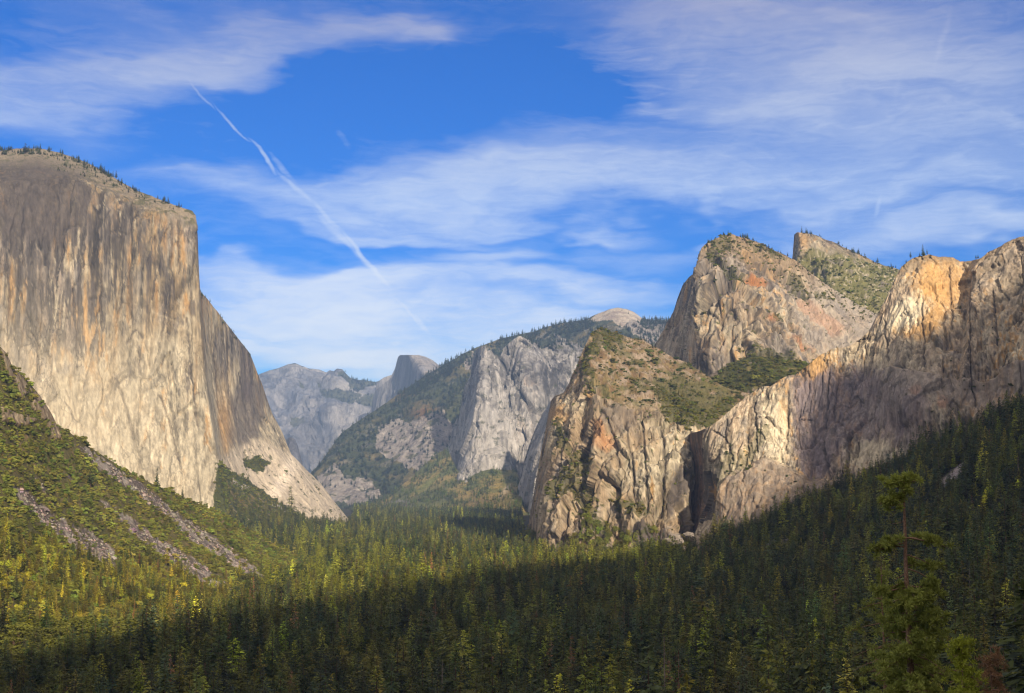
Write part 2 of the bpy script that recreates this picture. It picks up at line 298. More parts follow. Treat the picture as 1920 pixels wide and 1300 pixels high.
def massif(key, name, ribs, sky=None, step=1.9, thick=.12, disp=None, color=None, mat=None, label=None, skyrough=2.0, cat='cliff', drop=1.0):
    ribs = np.array(ribs, float)                       # ribs, levels, (u,v,Y)
    d = np.hypot(*(np.diff(ribs[..., :2], axis=0).transpose(2, 0, 1))).max(1)
    xs = np.concatenate([[0], np.cumsum(np.maximum(d, 2))]); nu = int(xs[-1] / step) + 2
    A = pchip(xs, ribs, np.linspace(0, xs[-1], nu))    # nu, levels, 3
    dl = np.hypot(*(np.diff(A[..., :2], axis=1).transpose(2, 0, 1))).mean(0)
    ys = np.concatenate([[0], np.cumsum(dl)]); nv = int(ys[-1] / step) + 2; tq = np.linspace(0, ys[-1], nv)
    B = pchip(ys, A.transpose(1, 0, 2), tq)            # nv, nu, 3
    t = (tq / ys[-1])[:, None]
    if sky is not None:
        sky = np.array(sky, float)
        dv = np.interp(B[0, :, 0], sky[:, 0], sky[:, 1]) - B[0, :, 1]
        B[..., 1] += dv[None] * (1 - t) ** 1.5
    Q = np.stack([B[0, :, 0], B[0, :, 1] * .3, 0 * B[0, :, 0]], -1)
    B[..., 1] += (fbm(Q, 26, 5, .62, 3.1 + len(MASS)) * skyrough * 2.2)[None] * np.exp(-t * 14)
    U, V = B[..., 0].copy(), B[..., 1].copy()
    P = W(U, V, B[..., 2])
    du = np.gradient(P, axis=1); dv = np.gradient(P, axis=0); Nn = np.cross(dv, du)
    for _ in range(3):
        Nn = Nn + np.roll(Nn, 1, 0) * 0
    Nn /= np.linalg.norm(Nn, axis=-1)[..., None] + 1e-9
    flip = np.sign(-(Nn * (P - np.array([0, 0, CAMZ]))).sum(-1)); Nn *= np.where(flip == 0, 1, flip)[..., None]
    info = dict(U=U, V=V, t=t + 0 * U)
    if disp is not None:
        D = disp(P, info)
        # the rim keeps its outline: there the rock moves along the line of sight
        ray = P - np.array([0, 0, CAMZ]); ray /= np.linalg.norm(ray, axis=-1)[..., None]
        k = np.exp(-t * 10)[..., None]; fc = np.abs((Nn * ray).sum(-1)); D = D * np.clip(.12 + fc * 1.5, 0, 1)
        P = P + (Nn * (1 - k) - ray * k) * D[..., None]
        info['D'] = D
    else: info['D'] = 0 * U
    C = color(P, info)
    C = np.clip(C, .004, .85)
    # crown and back of the mass: retreat from the rim and fall away
    top = P[0]; rad = top - np.array([0, 0, CAMZ]); rad[:, 2] = 0; dist = np.linalg.norm(rad, axis=1)[:, None]; rad /= dist
    T = thick * dist; rows = []
    zb = -20.0
    for a, b in ((.06, .012), (.2, .06), (.45, .22), (.8, .55), (1.15, 1.0)):
        q = top + rad * T * a; q[:, 2] = top[:, 2] - (top[:, 2] - zb) * b * drop; rows.append(q)
    back = np.stack(rows[::-1]); G = np.concatenate([back, P], 0)
    CC = np.concatenate([np.repeat(C[:1], len(rows), 0), C], 0)
    n, m = G.shape[:2]; idx = np.arange(n * m).reshape(n, m)
    q = np.stack([idx[:-1, :-1], idx[1:, :-1], idx[1:, 1:], idx[:-1, 1:]], -1).reshape(-1, 4)
    col = np.concatenate([CC.reshape(-1, 3), np.ones((n * m, 1))], 1)
    me = mesh_np(name, G.reshape(-1, 3), q, [mat or M_ROCK], {'col': ('FLOAT_COLOR', col)}, smooth=True)
    o = link(name, me); tag(o, label, cat, None, 'structure')
    du = np.gradient(P, axis=1); dv = np.gradient(P, axis=0); N2 = np.cross(dv, du); ar = np.linalg.norm(N2, axis=-1); N2 /= ar[..., None] + 1e-9
    N2 *= np.where(N2[..., 2:] < 0, -1, 1)
    MASS[key] = dict(U=U, V=V, P=P, N=N2, A=ar, t=info['t'], step=step)
    return o
def lin(*c):
    c = np.array(c, float) / 255.0
    return np.where(c <= .04045, c / 12.92, ((c + .055) / 1.055) ** 2.4)
def mixc(a, b, w):
    w = np.clip(np.asarray(w), 0, 1)[..., None]; return a * (1 - w) + b * w
def warp(P, sx, seed, amt=1.0):
    w = np.stack([fbm(P, 90 * sx, 3, .5, seed + 50), fbm(P, 90 * sx, 3, .5, seed + 51), fbm(P, 120 * sx, 3, .5, seed + 52)], -1)
    return P + w * np.array([26, 26, 60]) * sx * amt
_BL = {}
def blocks(P, sx, seed, el=1.0):
    key = (P.shape, float(P[0, 0, 0]), float(P[-1, -1, 2]), sx, seed)
    if key not in _BL:
        q = warp(P, sx, seed, .55)
        q = q if True else q; _BL[key] = [voro(q, np.array([85, 85, 330 * el]) * sx, seed + 1), voro(q, np.array([34, 34, 105 * el]) * sx, seed + 2), voro(q, np.array([14, 14, 30 * el]) * sx, seed + 3)]
    return _BL[key]
def rock_disp(big=30, flute=14, crack=5, sx=1.0, seed=0, lean=0.0, el=1.0):
    def f(P, I):
        Q = P.copy(); Q[..., 0] += P[..., 2] * lean
        a = fbm(Q, np.array([260, 260, 700]) * sx, 3, .5, seed) * big
        b = ridged(Q, np.array([80, 80, 900]) * sx, 3, .4, seed + 3) * flute
        v1, v2, v3 = blocks(P, sx, seed, el)
        c = flute * (.5 * v1[0] + 1.3 * v1[1]) + crack * (.7 * v2[0] + 1.7 * v2[1]) + crack * .45 * (.6 * v3[0] + 1.5 * v3[1])
        I['blk'] = (seed, sx, el)
        return a + b + c - cracks(P, sx, seed, el) * (2.0 + crack * .5)
    return f
def cracks(P, sx=1.0, seed=0, el=1.0):
    v1, v2, v3 = blocks(P, sx, seed, el); m = sst(-.12, .18, fbm(P, 130 * sx, 3, .5, seed + 64))
    return np.clip(sst(.075, .01, v1[2]) * (.4 + .6 * m) + sst(.10, .01, v2[2]) * m * .8, 0, 1)
# measured granite tones (real base colours)
PALE = np.array([.415, .37, .285]); TAN = np.array([.32, .25, .16]); GOLD = np.array([.38, .235, .10]); ORANGE = np.array([.38, .15, .04])
GREY = np.array([.20, .185, .175]); DARK = np.array([.065, .056, .053]); COOL = np.array([.30, .29, .30]); VEG = np.array([.050, .055, .018]); DRY = np.array([.22, .165, .08])
def granite(P, seed=0, dark=.5, gold=.4, pale=.4, sx=1.0, base=None, fx=22, fz=330, dseed=0, dsx=1.0, el=1.0):
    """streaked granite: water stains, iron stains, fresh pale rock. dark/gold/pale may be arrays."""
    one = np.ones(P.shape[:-1]); dark = dark * one; gold = gold * one; pale = pale * one
    W1 = fbm(P, 160 * sx, 4, .55, seed + 1); W2 = fbm(P, 420 * sx, 3, .5, seed + 2)
    s1 = fbm(P, np.array([fx, fx, fz]) * sx, 5, .62, seed + 3); s2 = fbm(P, np.array([fx * .45, fx * .45, fz * .6]) * sx, 4, .6, seed + 4)
    s3 = fbm(P, np.array([fx * 2.4, fx * 2.4, fz]) * sx, 4, .6, seed + 5)
    fine = fbm(P, np.array([9, 9, 14]) * sx, 3, .6, seed + 6)
    C = mixc((TAN if base is None else base) * one[..., None], PALE, .5 + 1.6 * W1 + 1.1 * s3 + (pale - .5))
    C = mixc(C, GOLD, sst(.0, .55, s1 * 2.0 + W2 * 1.6 + W1 * .5 + (gold - .5)) * .9)
    C = mixc(C, GREY, sst(.0, .5, s3 * 1.0 - W1 * 1.5 + W2 * .8 + (dark - .55)) * .8)
    C = mixc(C, DARK, sst(.05, .42, s1 * -1.7 + s2 * .9 + W2 * 1.3 + (dark - .60)) * .85)
    C = mixc(C, PALE * 1.25, sst(.22, .5, s2 * 1.2 + s1 * .3 + (pale - .55) * .8) * .6)
    v1, v2, v3 = blocks(P, dsx, dseed, el)
    C = mixc(C, C * .30, cracks(P, dsx, dseed, el) * .8)
    return C * (.93 + .42 * fine + .50 * s2 + .40 * s1 + .07 * v1[0] + .09 * v2[0] + .08 * v3[0])[..., None]
def gm(U, V, cx, cy, rx, ry, deg=0):
    a = R(deg); x = (U - cx) * math.cos(a) - (V - cy) * math.sin(a); y = (U - cx) * math.sin(a) + (V - cy) * math.cos(a)
    return np.exp(-(x / rx) ** 2 - (y / ry) ** 2)
def veg(C, P, U, V, polys, col=VEG, seed=0, amp=7, s=16, str_=1.0, add=None):
    u, v = wob(U, V, amp, s, seed); m = np.zeros(U.shape)
    for p in polys: m = np.maximum(m, inpoly(u, v, p).astype(float))
    if add is not None: m = np.maximum(m, add)
    n = 1 + .5 * fbm(P, 9, 2, .5, seed)
    return mixc(C, col * n[..., None], m * str_)

def joints(U, V, L, w=1.6, wobble=2.5, seed=0):
    u, v = wob(U, V, wobble, 15, seed); m = np.zeros(U.shape)
    for pl in L:
        for (x0, y0), (x1, y1) in zip(pl[:-1], pl[1:]):
            sel = (u > min(x0, x1) - 9) & (u < max(x0, x1) + 9) & (v > min(y0, y1) - 9) & (v < max(y0, y1) + 9)
            if not sel.any(): continue
            t = np.clip(((u[sel] - x0) * (x1 - x0) + (v[sel] - y0) * (y1 - y0)) / ((x1 - x0) ** 2 + (y1 - y0) ** 2), 0, 1)
            d = np.hypot(u[sel] - x0 - t * (x1 - x0), v[sel] - y0 - t * (y1 - y0)); m[sel] = np.maximum(m[sel], np.exp(-(d / w) ** 2))
    return m
J_WALL = [[(190, 492), (189, 580), (191, 665)], [(104, 399), (106, 470), (107, 548)], [(46, 395), (40, 450), (44, 500)], [(138, 541), (140, 590), (146, 640)], [(261, 648), (262, 700)], [(236, 645), (246, 628), (256, 618), (268, 630)], [(223, 402), (222, 446)], [(206, 434), (240, 439)], [(334, 416), (336, 513)],
          [(12, 480), (18, 560), (14, 640)], [(70, 600), (72, 700)], [(160, 420), (156, 500)], [(290, 440), (292, 520), (286, 560)], [(312, 560), (316, 640)], [(350, 600), (358, 700), (372, 800)], [(300, 740), (322, 800), (340, 880)], [(215, 700), (236, 760), (250, 820)], [(170, 560), (200, 552)], [(120, 430), (150, 424)],
          [(402, 640), (408, 720), (414, 800)], [(428, 650), (430, 760)], [(448, 700), (446, 800)], [(470, 720), (476, 800)]]
J_LOWER = [[(1098, 650), (1090, 710), (1078, 760), (1066, 800)], [(1060, 800), (1047, 880), (1036, 960), (1024, 1030)], [(1125, 770), (1140, 790), (1158, 840), (1164, 880)], [(1205, 800), (1212, 880), (1214, 960)], [(1170, 800), (1186, 860), (1190, 950)], [(1100, 810), (1104, 860)], [(1240, 810), (1246, 880), (1240, 960)], [(1142, 880), (1156, 930)], [(1184, 862), (1196, 866)], [(1060, 960), (1064, 1020)], [(1085, 960), (1092, 1015)], [(1262, 830), (1268, 930)]]
J_MID = [[(1371, 650), (1376, 612), (1388, 600)], [(1422, 640), (1434, 680)], [(1342, 540), (1352, 585), (1350, 640)], [(1339, 481), (1381, 516)], [(1318, 520), (1316, 640)], [(1400, 560), (1412, 620)], [(1450, 520), (1500, 545), (1550, 575)], [(1395, 640), (1412, 690)], [(1480, 600), (1500, 650)]]
J_RW = [[(1556, 700), (1550, 800), (1556, 900)], [(1420, 760), (1424, 850)], [(1480, 740), (1476, 860)], [(1345, 810), (1372, 830), (1384, 870)], [(1366, 790), (1372, 840)], [(1660, 600), (1666, 700)], [(1730, 560), (1734, 690)], [(1822, 540), (1818, 700), (1830, 770)], [(1870, 560), (1874, 660)], [(1610, 830), (1600, 900)], [(1780, 500), (1786, 620)]]
# ---- El Capitan-like wall on the left: big sunlit face, prow, and the side wall running away
def col_bigwall(P, I):
    U, V = I['U'], I['V']
    up = sst(640, 330, V); low = sst(560, 850, V)
    prow = sst(150, 330, U) * sst(640, 560, V) * sst(760, 560, V)
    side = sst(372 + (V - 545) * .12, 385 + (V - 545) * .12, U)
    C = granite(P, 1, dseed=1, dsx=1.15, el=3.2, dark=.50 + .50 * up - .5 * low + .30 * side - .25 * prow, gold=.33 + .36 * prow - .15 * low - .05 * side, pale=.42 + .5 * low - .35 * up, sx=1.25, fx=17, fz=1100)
    ln1 = fbm(P, [6, 6, 900], 4, .7, 91); ln2 = fbm(P, [13, 13, 1700], 4, .65, 92); br_ = fbm(P, [90, 90, 160], 3, .5, 93)
    C = C * (1 + (.5 * ln1 + .45 * ln2) * (.6 + .8 * sst(-.2, .2, br_)))[..., None]
    C = mixc(C, DARK * 1.2, sst(.12, .36, ln2 + .5 * br_ + .10 * up - .16 * low) * .75); C = mixc(C, PALE * 1.3, sst(.20, .42, -ln2 + .35 * ln1 - .4 * br_ + .06 * low) * .6)
    top = sst(.5, .9, gm(U, V, 80, 330, 120, 75) + .9 * gm(U, V, 60, 420, 150, 60) + .25 * fbm(P, 60, 4, .6, 2))
    C = mixc(C, np.array([.088, .074, .068]) * (1 + .7 * fbm(P, [16, 16, 60], 4, .65, 4) + .5 * ln2)[..., None], top * .85)
    C = mixc(C, np.array([.105, .095, .08]), .7 * gm(U, V, 240, 570, 40, 55) * (.5 + 1.4 * fbm(P, [26, 26, 110], 4, .6, 7)))
    C = C * (.84 - .10 * up)[..., None]; C = mixc(C, DARK * .8, joints(U, V, J_WALL) * .8); C = mixc(C, PALE * 1.2, .22 * joints(U, V, [[(285, 583), (330, 606), (372, 636)]], 2.2))
    rimv = np.interp(U, [0, 70, 150, 250, 366, 420, 470], [283, 278, 299, 355, 402, 600, 670])
    rim = sst(42, 6, V - rimv) * (U < 375)
    C = mixc(C, np.array([.20, .17, .13]), rim * .8)
    C = mixc(C, VEG, rim * (fbm(P, 30, 3, .6, 6) > .12) * .8)
    # pale ledge line across the lower prow and bright scar of the side wall
    C = mixc(C, PALE * 1.15, .45 * gm(U, V, 100, 740, 200, 130, -30))
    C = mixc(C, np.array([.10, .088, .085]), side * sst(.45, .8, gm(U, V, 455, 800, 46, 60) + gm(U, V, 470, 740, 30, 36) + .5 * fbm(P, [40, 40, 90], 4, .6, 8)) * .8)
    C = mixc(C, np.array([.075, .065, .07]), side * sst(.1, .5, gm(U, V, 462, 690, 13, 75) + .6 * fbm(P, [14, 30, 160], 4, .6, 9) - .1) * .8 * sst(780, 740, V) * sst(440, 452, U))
    C = mixc(C, GOLD * 1.05, side * gm(U, V, 418, 800, 14, 70) * .7)
    ap = sst(-8, 12, V - np.interp(U, [400, 480, 545, 600], [862, 822, 850, 905]) + 10 * fbm(P, 40, 3, .5, 3)) * sst(400, 412, U)
    C = mixc(C, np.array([.42, .365, .30]) * (1 + .35 * fbm(P, [30, 30, 40], 5, .6, 2))[..., None], ap * .9)
    scar = sst(.35, .9, gm(U, V, 530, 900, 20, 125, -33 + 0) + .5 * fbm(P, [25, 25, 60], 4, .6, 3))
    C = mixc(C, np.array([.60, .53, .45]), ap * scar * .8)
    C = veg(C, P, U, V, [[(455, 862), (480, 855), (505, 868), (490, 885), (460, 882)], [(405, 868), (470, 905), (520, 945), (585, 985), (400, 990)]], seed=2, amp=5)
    C = mixc(C, VEG * 1.2, ap * (fbm(P, 26, 3, .6, 14) > .27) * .8)
    return C
massif('bigwall', 'granite_cliff', [
    [(-190, 340, 3900), (-190, 400, 3420), (-190, 660, 3330), (-190, 1020, 3230)],
    [(-60, 292, 3950), (-60, 360, 3480), (-60, 640, 3390), (-60, 1015, 3260)],
    [(0, 283, 3950), (0, 350, 3520), (2, 640, 3440), (10, 1010, 3310)],
    [(70, 278, 3930), (70, 345, 3560), (75, 640, 3480), (100, 1005, 3360)],
    [(150, 299, 3880), (152, 350, 3590), (160, 640, 3530), (200, 1000, 3420)],
    [(250, 355, 3800), (252, 385, 3620), (262, 650, 3570), (320, 995, 3480)],
    [(330, 387, 3700), (332, 410, 3640), (345, 650, 3600), (395, 985, 3520)],
    [(366, 402, 3670), (368, 440, 3655), (378, 660, 3625), (424, 975, 3550)],
    [(370, 440, 3760), (374, 560, 3800), (392, 720, 3850), (432, 985, 3800)],
    [(376, 548, 4050), (388, 640, 4080), (404, 760, 4050), (470, 990, 3960)],
    [(420, 600, 4300), (424, 680, 4280), (440, 820, 4220), (520, 992, 4080)],
    [(468, 662, 4520), (468, 730, 4480), (490, 850, 4380), (575, 992, 4200)],
    [(492, 722, 4620), (500, 780, 4600), (540, 880, 4480), (610, 990, 4330)],
    [(545, 850, 4800), (555, 870, 4740), (590, 920, 4600), (635, 990, 4480)],
    [(600, 905, 4950), (606, 915, 4900), (625, 945, 4760), (650, 988, 4650)],
    [(652, 975, 5200), (653, 978, 5150), (654, 983, 5050), (655, 988, 4950)]],
    sky=[(-190, 330), (-60, 292), (0, 283), (30, 279), (70, 278), (110, 286), (150, 299), (180, 314), (215, 334), (250, 355), (300, 374), (345, 391), (360, 395), (367, 404), (370.5, 440), (372, 500), (374, 545), (390, 562), (420, 600), (445, 632), (468, 662), (480, 692), (492, 722), (510, 775), (530, 812), (545, 850), (562, 868), (600, 905), (625, 938), (652, 972), (656, 985)],
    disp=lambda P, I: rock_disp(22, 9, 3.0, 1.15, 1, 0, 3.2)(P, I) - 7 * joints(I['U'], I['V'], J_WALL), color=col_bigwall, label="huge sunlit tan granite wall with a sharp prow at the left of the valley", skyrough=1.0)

# ---- wooded talus at the foot of that wall
def col_talus(P, I):
    U, V = I['U'], I['V']; n = fbm(P, 30, 4, .6, 3)
    C = mixc(VEG * np.ones(P.shape), DRY, sst(.0, .5, n + .05)) * (1 + .4 * fbm(P, 12, 3, .6))[..., None]
    u, v = wob(U, V, 4, 14, 3)
    sc_ = np.maximum(inpoly(u, v, [(500, 932), (530, 938), (575, 972), (560, 978), (520, 952)]), inpoly(u, v, [(415, 872), (445, 885), (470, 915), (452, 920), (425, 895)]))
    C = mixc(C, np.array([.36, .34, .31]), sc_ * .9)
    C = mixc(C, np.array([.30, .25, .19]), (fbm(P, 34, 3, .6, 21) > .25) * .7)
    return C
massif('talus_left', 'wooded_talus_slope', [
    [(396, 850, 3880), (400, 920, 3740), (405, 1010, 3500)],
    [(412, 872, 3900), (425, 930, 3780), (440, 1012, 3550)],
    [(455, 902, 4080), (465, 945, 3920), (480, 1010, 3650)],
    [(510, 935, 4200), (520, 960, 4050), (530, 1010, 3750)],
    [(575, 968, 4350), (580, 980, 4200), (585, 1008, 3900)],
    [(640, 984, 4700), (645, 990, 4500), (650, 1004, 4100)]], thick=.03,
    disp=lambda P, I: fbm(P, 90, 4, .5, 4) * 14, color=col_talus, label="brushy talus slope tucked below the prow of the big wall", skyrough=.8, cat='slope')

# ---- near slope of chaparral on the left, with grey scree chutes
SCREE = [[(140, 832), (165, 842), (262, 905), (335, 962), (395, 1000), (470, 1058), (522, 1097), (500, 1103), (425, 1055), (360, 1015), (300, 962), (240, 915), (190, 882)],
         [(180, 933), (215, 948), (300, 1008), (380, 1056), (425, 1092), (440, 1110), (400, 1105), (335, 1068), (262, 1012), (205, 962)],
         [(14, 905), (60, 925), (112, 978), (165, 992), (215, 1030), (222, 1068), (190, 1060), (150, 1035), (100, 1000), (50, 950)],
         [(108, 975), (125, 972), (140, 1000), (128, 1005)], [(160, 995), (172, 1000), (185, 1030), (168, 1022)],
         [(60, 896), (75, 900), (92, 922), (80, 925)], [(120, 885), (138, 890), (142, 900), (125, 898)]]
OUTC = [[(62, 735), (90, 742), (108, 770), (112, 820), (98, 828), (85, 790), (60, 765)], [(0, 655), (14, 660), (40, 700), (60, 735), (40, 745), (10, 690)], [(0, 765), (30, 775), (70, 790), (40, 800), (5, 790)]]
def col_chap(P, I):
    U, V = I['U'], I['V']; n = fbm(P, 22, 5, .6, 3); w = fbm(P, 110, 4, .55, 5)
    C = mixc(np.array([.10, .088, .034]) * np.ones(P.shape), np.array([.19, .14, .07]), sst(.1, .4, n)) * (1 + .5 * fbm(P, 6, 3, .6))[..., None]
    C = mixc(C, VEG, sst(0, .3, w) * .6)
    u, v = wob(U, V, 4, 12, 1); m = np.zeros(U.shape)
    for p in SCREE: m = np.maximum(m, inpoly(u, v, p))
    g = fbm(P, [7, 7, 7], 4, .75, 8); st = sst(.0, .3, fbm(P, 38, 4, .6, 4) + .05)
    sc_ = mixc(mixc(np.array([.115, .095, .088]) * np.ones(P.shape), np.array([.30, .27, .25]), st), np.array([.50, .48, .46]), sst(.18, .5, g))
    sc_ = sc_ * (1 + .6 * fbm(P, 3.5, 3, .7, 3))[..., None]
    m = m * (fbm(P, 16, 3, .6, 77) < .22); C = mixc(C, sc_ * .8, m)
    o = np.zeros(U.shape)
    for p in OUTC: o = np.maximum(o, inpoly(u, v, p))
    C = mixc(C, mixc(np.array([.17, .13, .09]) * np.ones(P.shape), np.array([.30, .25, .18]), sst(-.1, .3, fbm(P, [9, 9, 20], 4, .65, 4))), o)
    return C
def disp_chap(P, I):
    u, v = wob(I['U'], I['V'], 4, 12, 1); o = np.zeros(u.shape)
    for p in OUTC: o = np.maximum(o, inpoly(u, v, p))
    m = np.zeros(u.shape)
    for p in SCREE: m = np.maximum(m, inpoly(u, v, p))
    return fbm(P, 120, 4, .5, 4) * 12 + fbm(P, 12, 3, .6, 2) * 1.6 + o * (6 + 8 * ridged(P, [14, 14, 40], 3, .6, 3)) - m * 3 + m * fbm(P, 3.5, 2, .7, 6) * 1.5
massif('chaparral', 'brushy_hillside', [
    [(-230, 480, 1450), (-230, 800, 1250), (-230, 1300, 850)],
    [(-100, 560, 1520), (-100, 820, 1360), (-110, 1260, 950)],
    [(0, 650, 1600), (0, 860, 1450), (-5, 1200, 1080)],
    [(50, 712, 1680), (50, 890, 1520), (40, 1195, 1120)],
    [(108, 796, 1770), (104, 930, 1600), (95, 1185, 1180)],
    [(200, 860, 1900), (200, 980, 1740), (190, 1180, 1270)],
    [(300, 915, 2060), (300, 1020, 1860), (300, 1180, 1370)],
    [(425, 968, 2380), (428, 1050, 2080), (430, 1180, 1520)],
    [(520, 1022, 2480), (525, 1070, 2230), (535, 1170, 1650)],
    [(630, 1082, 2240), (632, 1110, 2080), (640, 1160, 1750)]],
    sky=[(-230, 480), (-100, 560), (0, 650), (12, 662), (25, 690), (50, 712), (75, 742), (95, 772), (108, 800), (125, 806), (150, 826), (200, 860), (250, 889), (300, 915), (340, 932), (385, 950), (425, 968), (470, 996), (520, 1022), (570, 1050), (630, 1082)],
    step=1.7, thick=.12, disp=disp_chap, color=col_chap, label="steep slope of olive brush cut by grey scree chutes at the left", skyrough=1.2, cat='slope', mat=M_ROCK)

# ---- far peaks (granite, with the blue of distance haze put into its colour)
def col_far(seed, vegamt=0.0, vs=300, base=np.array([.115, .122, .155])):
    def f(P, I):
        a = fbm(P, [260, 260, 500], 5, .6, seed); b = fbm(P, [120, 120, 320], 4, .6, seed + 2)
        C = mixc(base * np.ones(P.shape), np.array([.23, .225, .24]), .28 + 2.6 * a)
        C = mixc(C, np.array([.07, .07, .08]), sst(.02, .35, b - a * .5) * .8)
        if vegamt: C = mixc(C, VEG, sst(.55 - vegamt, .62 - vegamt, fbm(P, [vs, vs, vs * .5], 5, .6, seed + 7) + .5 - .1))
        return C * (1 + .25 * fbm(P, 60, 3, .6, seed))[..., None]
    return f
def slab_disp(a, sx, seed, lean=1.2):
    def f(P, I):
        Q = P.copy(); Q[..., 0] += P[..., 2] * lean
        return ridged(Q, np.array([1, 1, 2.6]) * sx, 4, .5, seed) * a + fbm(P, sx * .35, 4, .55, seed + 2) * a * .35
    return f
def col_clouds(P, I):
    U, V = I['U'], I['V']; C = col_far(31)(P, I)
    C = mixc(C, np.array([.36, .34, .315]), .6 * gm(U, V, 630, 860, 22, 75, -25) + .5 * gm(U, V, 650, 742, 40, 12, -20) + .35 * gm(U, V, 560, 700, 40, 10, 20))
    C = veg(C, P, U, V, [[(630, 700), (660, 690), (700, 708), (708, 725), (670, 745), (640, 720)], [(600, 738), (650, 742), (680, 752), (650, 770), (615, 752)], [(668, 758), (700, 752), (705, 778), (680, 785)], [(545, 795), (575, 800), (585, 820), (560, 822)], [(562, 735), (572, 742), (567, 748)]], seed=4, amp=5, str_=.85)
    # blackish streaked slabs
    C = mixc(C, np.array([.12, .12, .135]), sst(.1, .5, gm(U, V, 590, 850, 45, 60, -40) + .6 * fbm(P, [200, 200, 600], 4, .6, 5) - .1) * .6)
    return C
massif('clouds', 'far_mountain', [
    [(440, 745, 15500), (450, 850, 14500), (470, 960, 13500)],
    [(485, 702, 15800), (495, 830, 14600), (520, 960, 13400)],
    [(550, 683, 16000), (545, 800, 14700), (570, 960, 13200)],
    [(590, 690, 16000), (585, 760, 15000), (600, 960, 13000)],
    [(640, 694, 15800), (625, 780, 14300), (640, 960, 12800)],
    [(680, 710, 15500), (665, 800, 14000), (690, 960, 12600)],
    [(712, 714, 15300), (715, 800, 14200), (740, 960, 12800)],
    [(800, 740, 15300), (800, 800, 14400), (800, 960, 13200)]],
    sky=[(440, 745), (485, 702), (505, 694), (522, 690), (540, 684), (552, 681), (565, 686), (580, 692), (600, 693), (612, 699), (618, 695), (626, 697), (632, 692), (642, 693), (650, 702), (656, 708), (672, 712), (690, 714), (705, 716), (712, 714), (800, 740)],
    step=1.3, disp=slab_disp(330, 900, 4, 1.0), color=col_clouds, mat=M_ROCKF, label="pale grey far mountain at the head of the valley, left of the half dome", skyrough=.9, cat='mountain', thick=.1)
massif('column', 'far_buttress', [
    [(520, 800, 9300), (520, 880, 9200), (522, 960, 9100)], [(533, 828, 9100), (534, 880, 9000), (540, 960, 8900)],
    [(545, 820, 9000), (548, 880, 8900), (555, 960, 8800)], [(557, 832, 9050), (562, 880, 9000), (570, 960, 8900)], [(566, 862, 9400), (572, 900, 9300), (590, 960, 9200)]],
    sky=[(520, 820), (535, 824), (545, 820), (553, 824), (558, 836), (566, 862)], step=1.3, disp=slab_disp(60, 200, 9, 0), color=col_far(12), mat=M_ROCKF, label="small rounded grey buttress just right of the big wall", cat='cliff', thick=.05)
def col_hd(P, I):
    U, V = I['U'], I['V']; C = col_far(47, base=np.array([.30, .27, .25]))(P, I)
    face = inpoly(U, V, [(748, 666), (768, 664), (785, 690), (798, 712), (792, 735), (700, 800), (695, 740), (738, 705)])  # shade of the sheer half, painted as darker rock
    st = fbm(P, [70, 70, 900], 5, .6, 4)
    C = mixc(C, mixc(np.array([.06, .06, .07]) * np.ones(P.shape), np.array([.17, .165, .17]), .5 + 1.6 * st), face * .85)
    return C
massif('halfdome', 'half_dome_peak', [
    [(690, 790, 13400), (690, 840, 13300), (690, 900, 13100)],
    [(700, 755, 13300), (702, 800, 13200), (705, 900, 13000)],
    [(712, 713, 13200), (716, 780, 13100), (718, 900, 12900)],
    [(738, 702, 13150), (738, 760, 12950), (738, 900, 12750)],
    [(747, 668, 13100), (744, 740, 12900), (742, 900, 12700)],
    [(757, 666, 12800), (766, 740, 12400), (770, 900, 12250)],
    [(768, 666, 12500), (786, 722, 11900), (795, 900, 11700)],
    [(780, 666, 12480), (802, 716, 11600), (815, 900, 11300)],
    [(798, 668, 12500), (818, 720, 11650), (840, 900, 11250)],
    [(815, 677, 12600), (830, 720, 11850), (860, 900, 11300)],
    [(832, 690, 12900), (848, 730, 12500), (890, 900, 12000)],
    [(860, 720, 13100), (880, 780, 12700), (920, 900, 12200)]],
    sky=[(690, 780), (697, 762), (700, 745), (706, 722), (712, 713), (720, 708), (735, 703), (741, 690), (746, 670), (750, 666), (770, 666), (785, 666), (798, 669), (812, 676), (822, 684), (832, 691), (860, 722)],
    step=1.1, disp=lambda P, I: ridged(P, [130, 130, 900], 3, .5, 3) * 45 * sst(0, .25, I['t']), color=col_hd, mat=M_ROCKF, label="far granite dome with one sheer shaded half, on the valley skyline", skyrough=.5, cat='mountain', thick=.06)

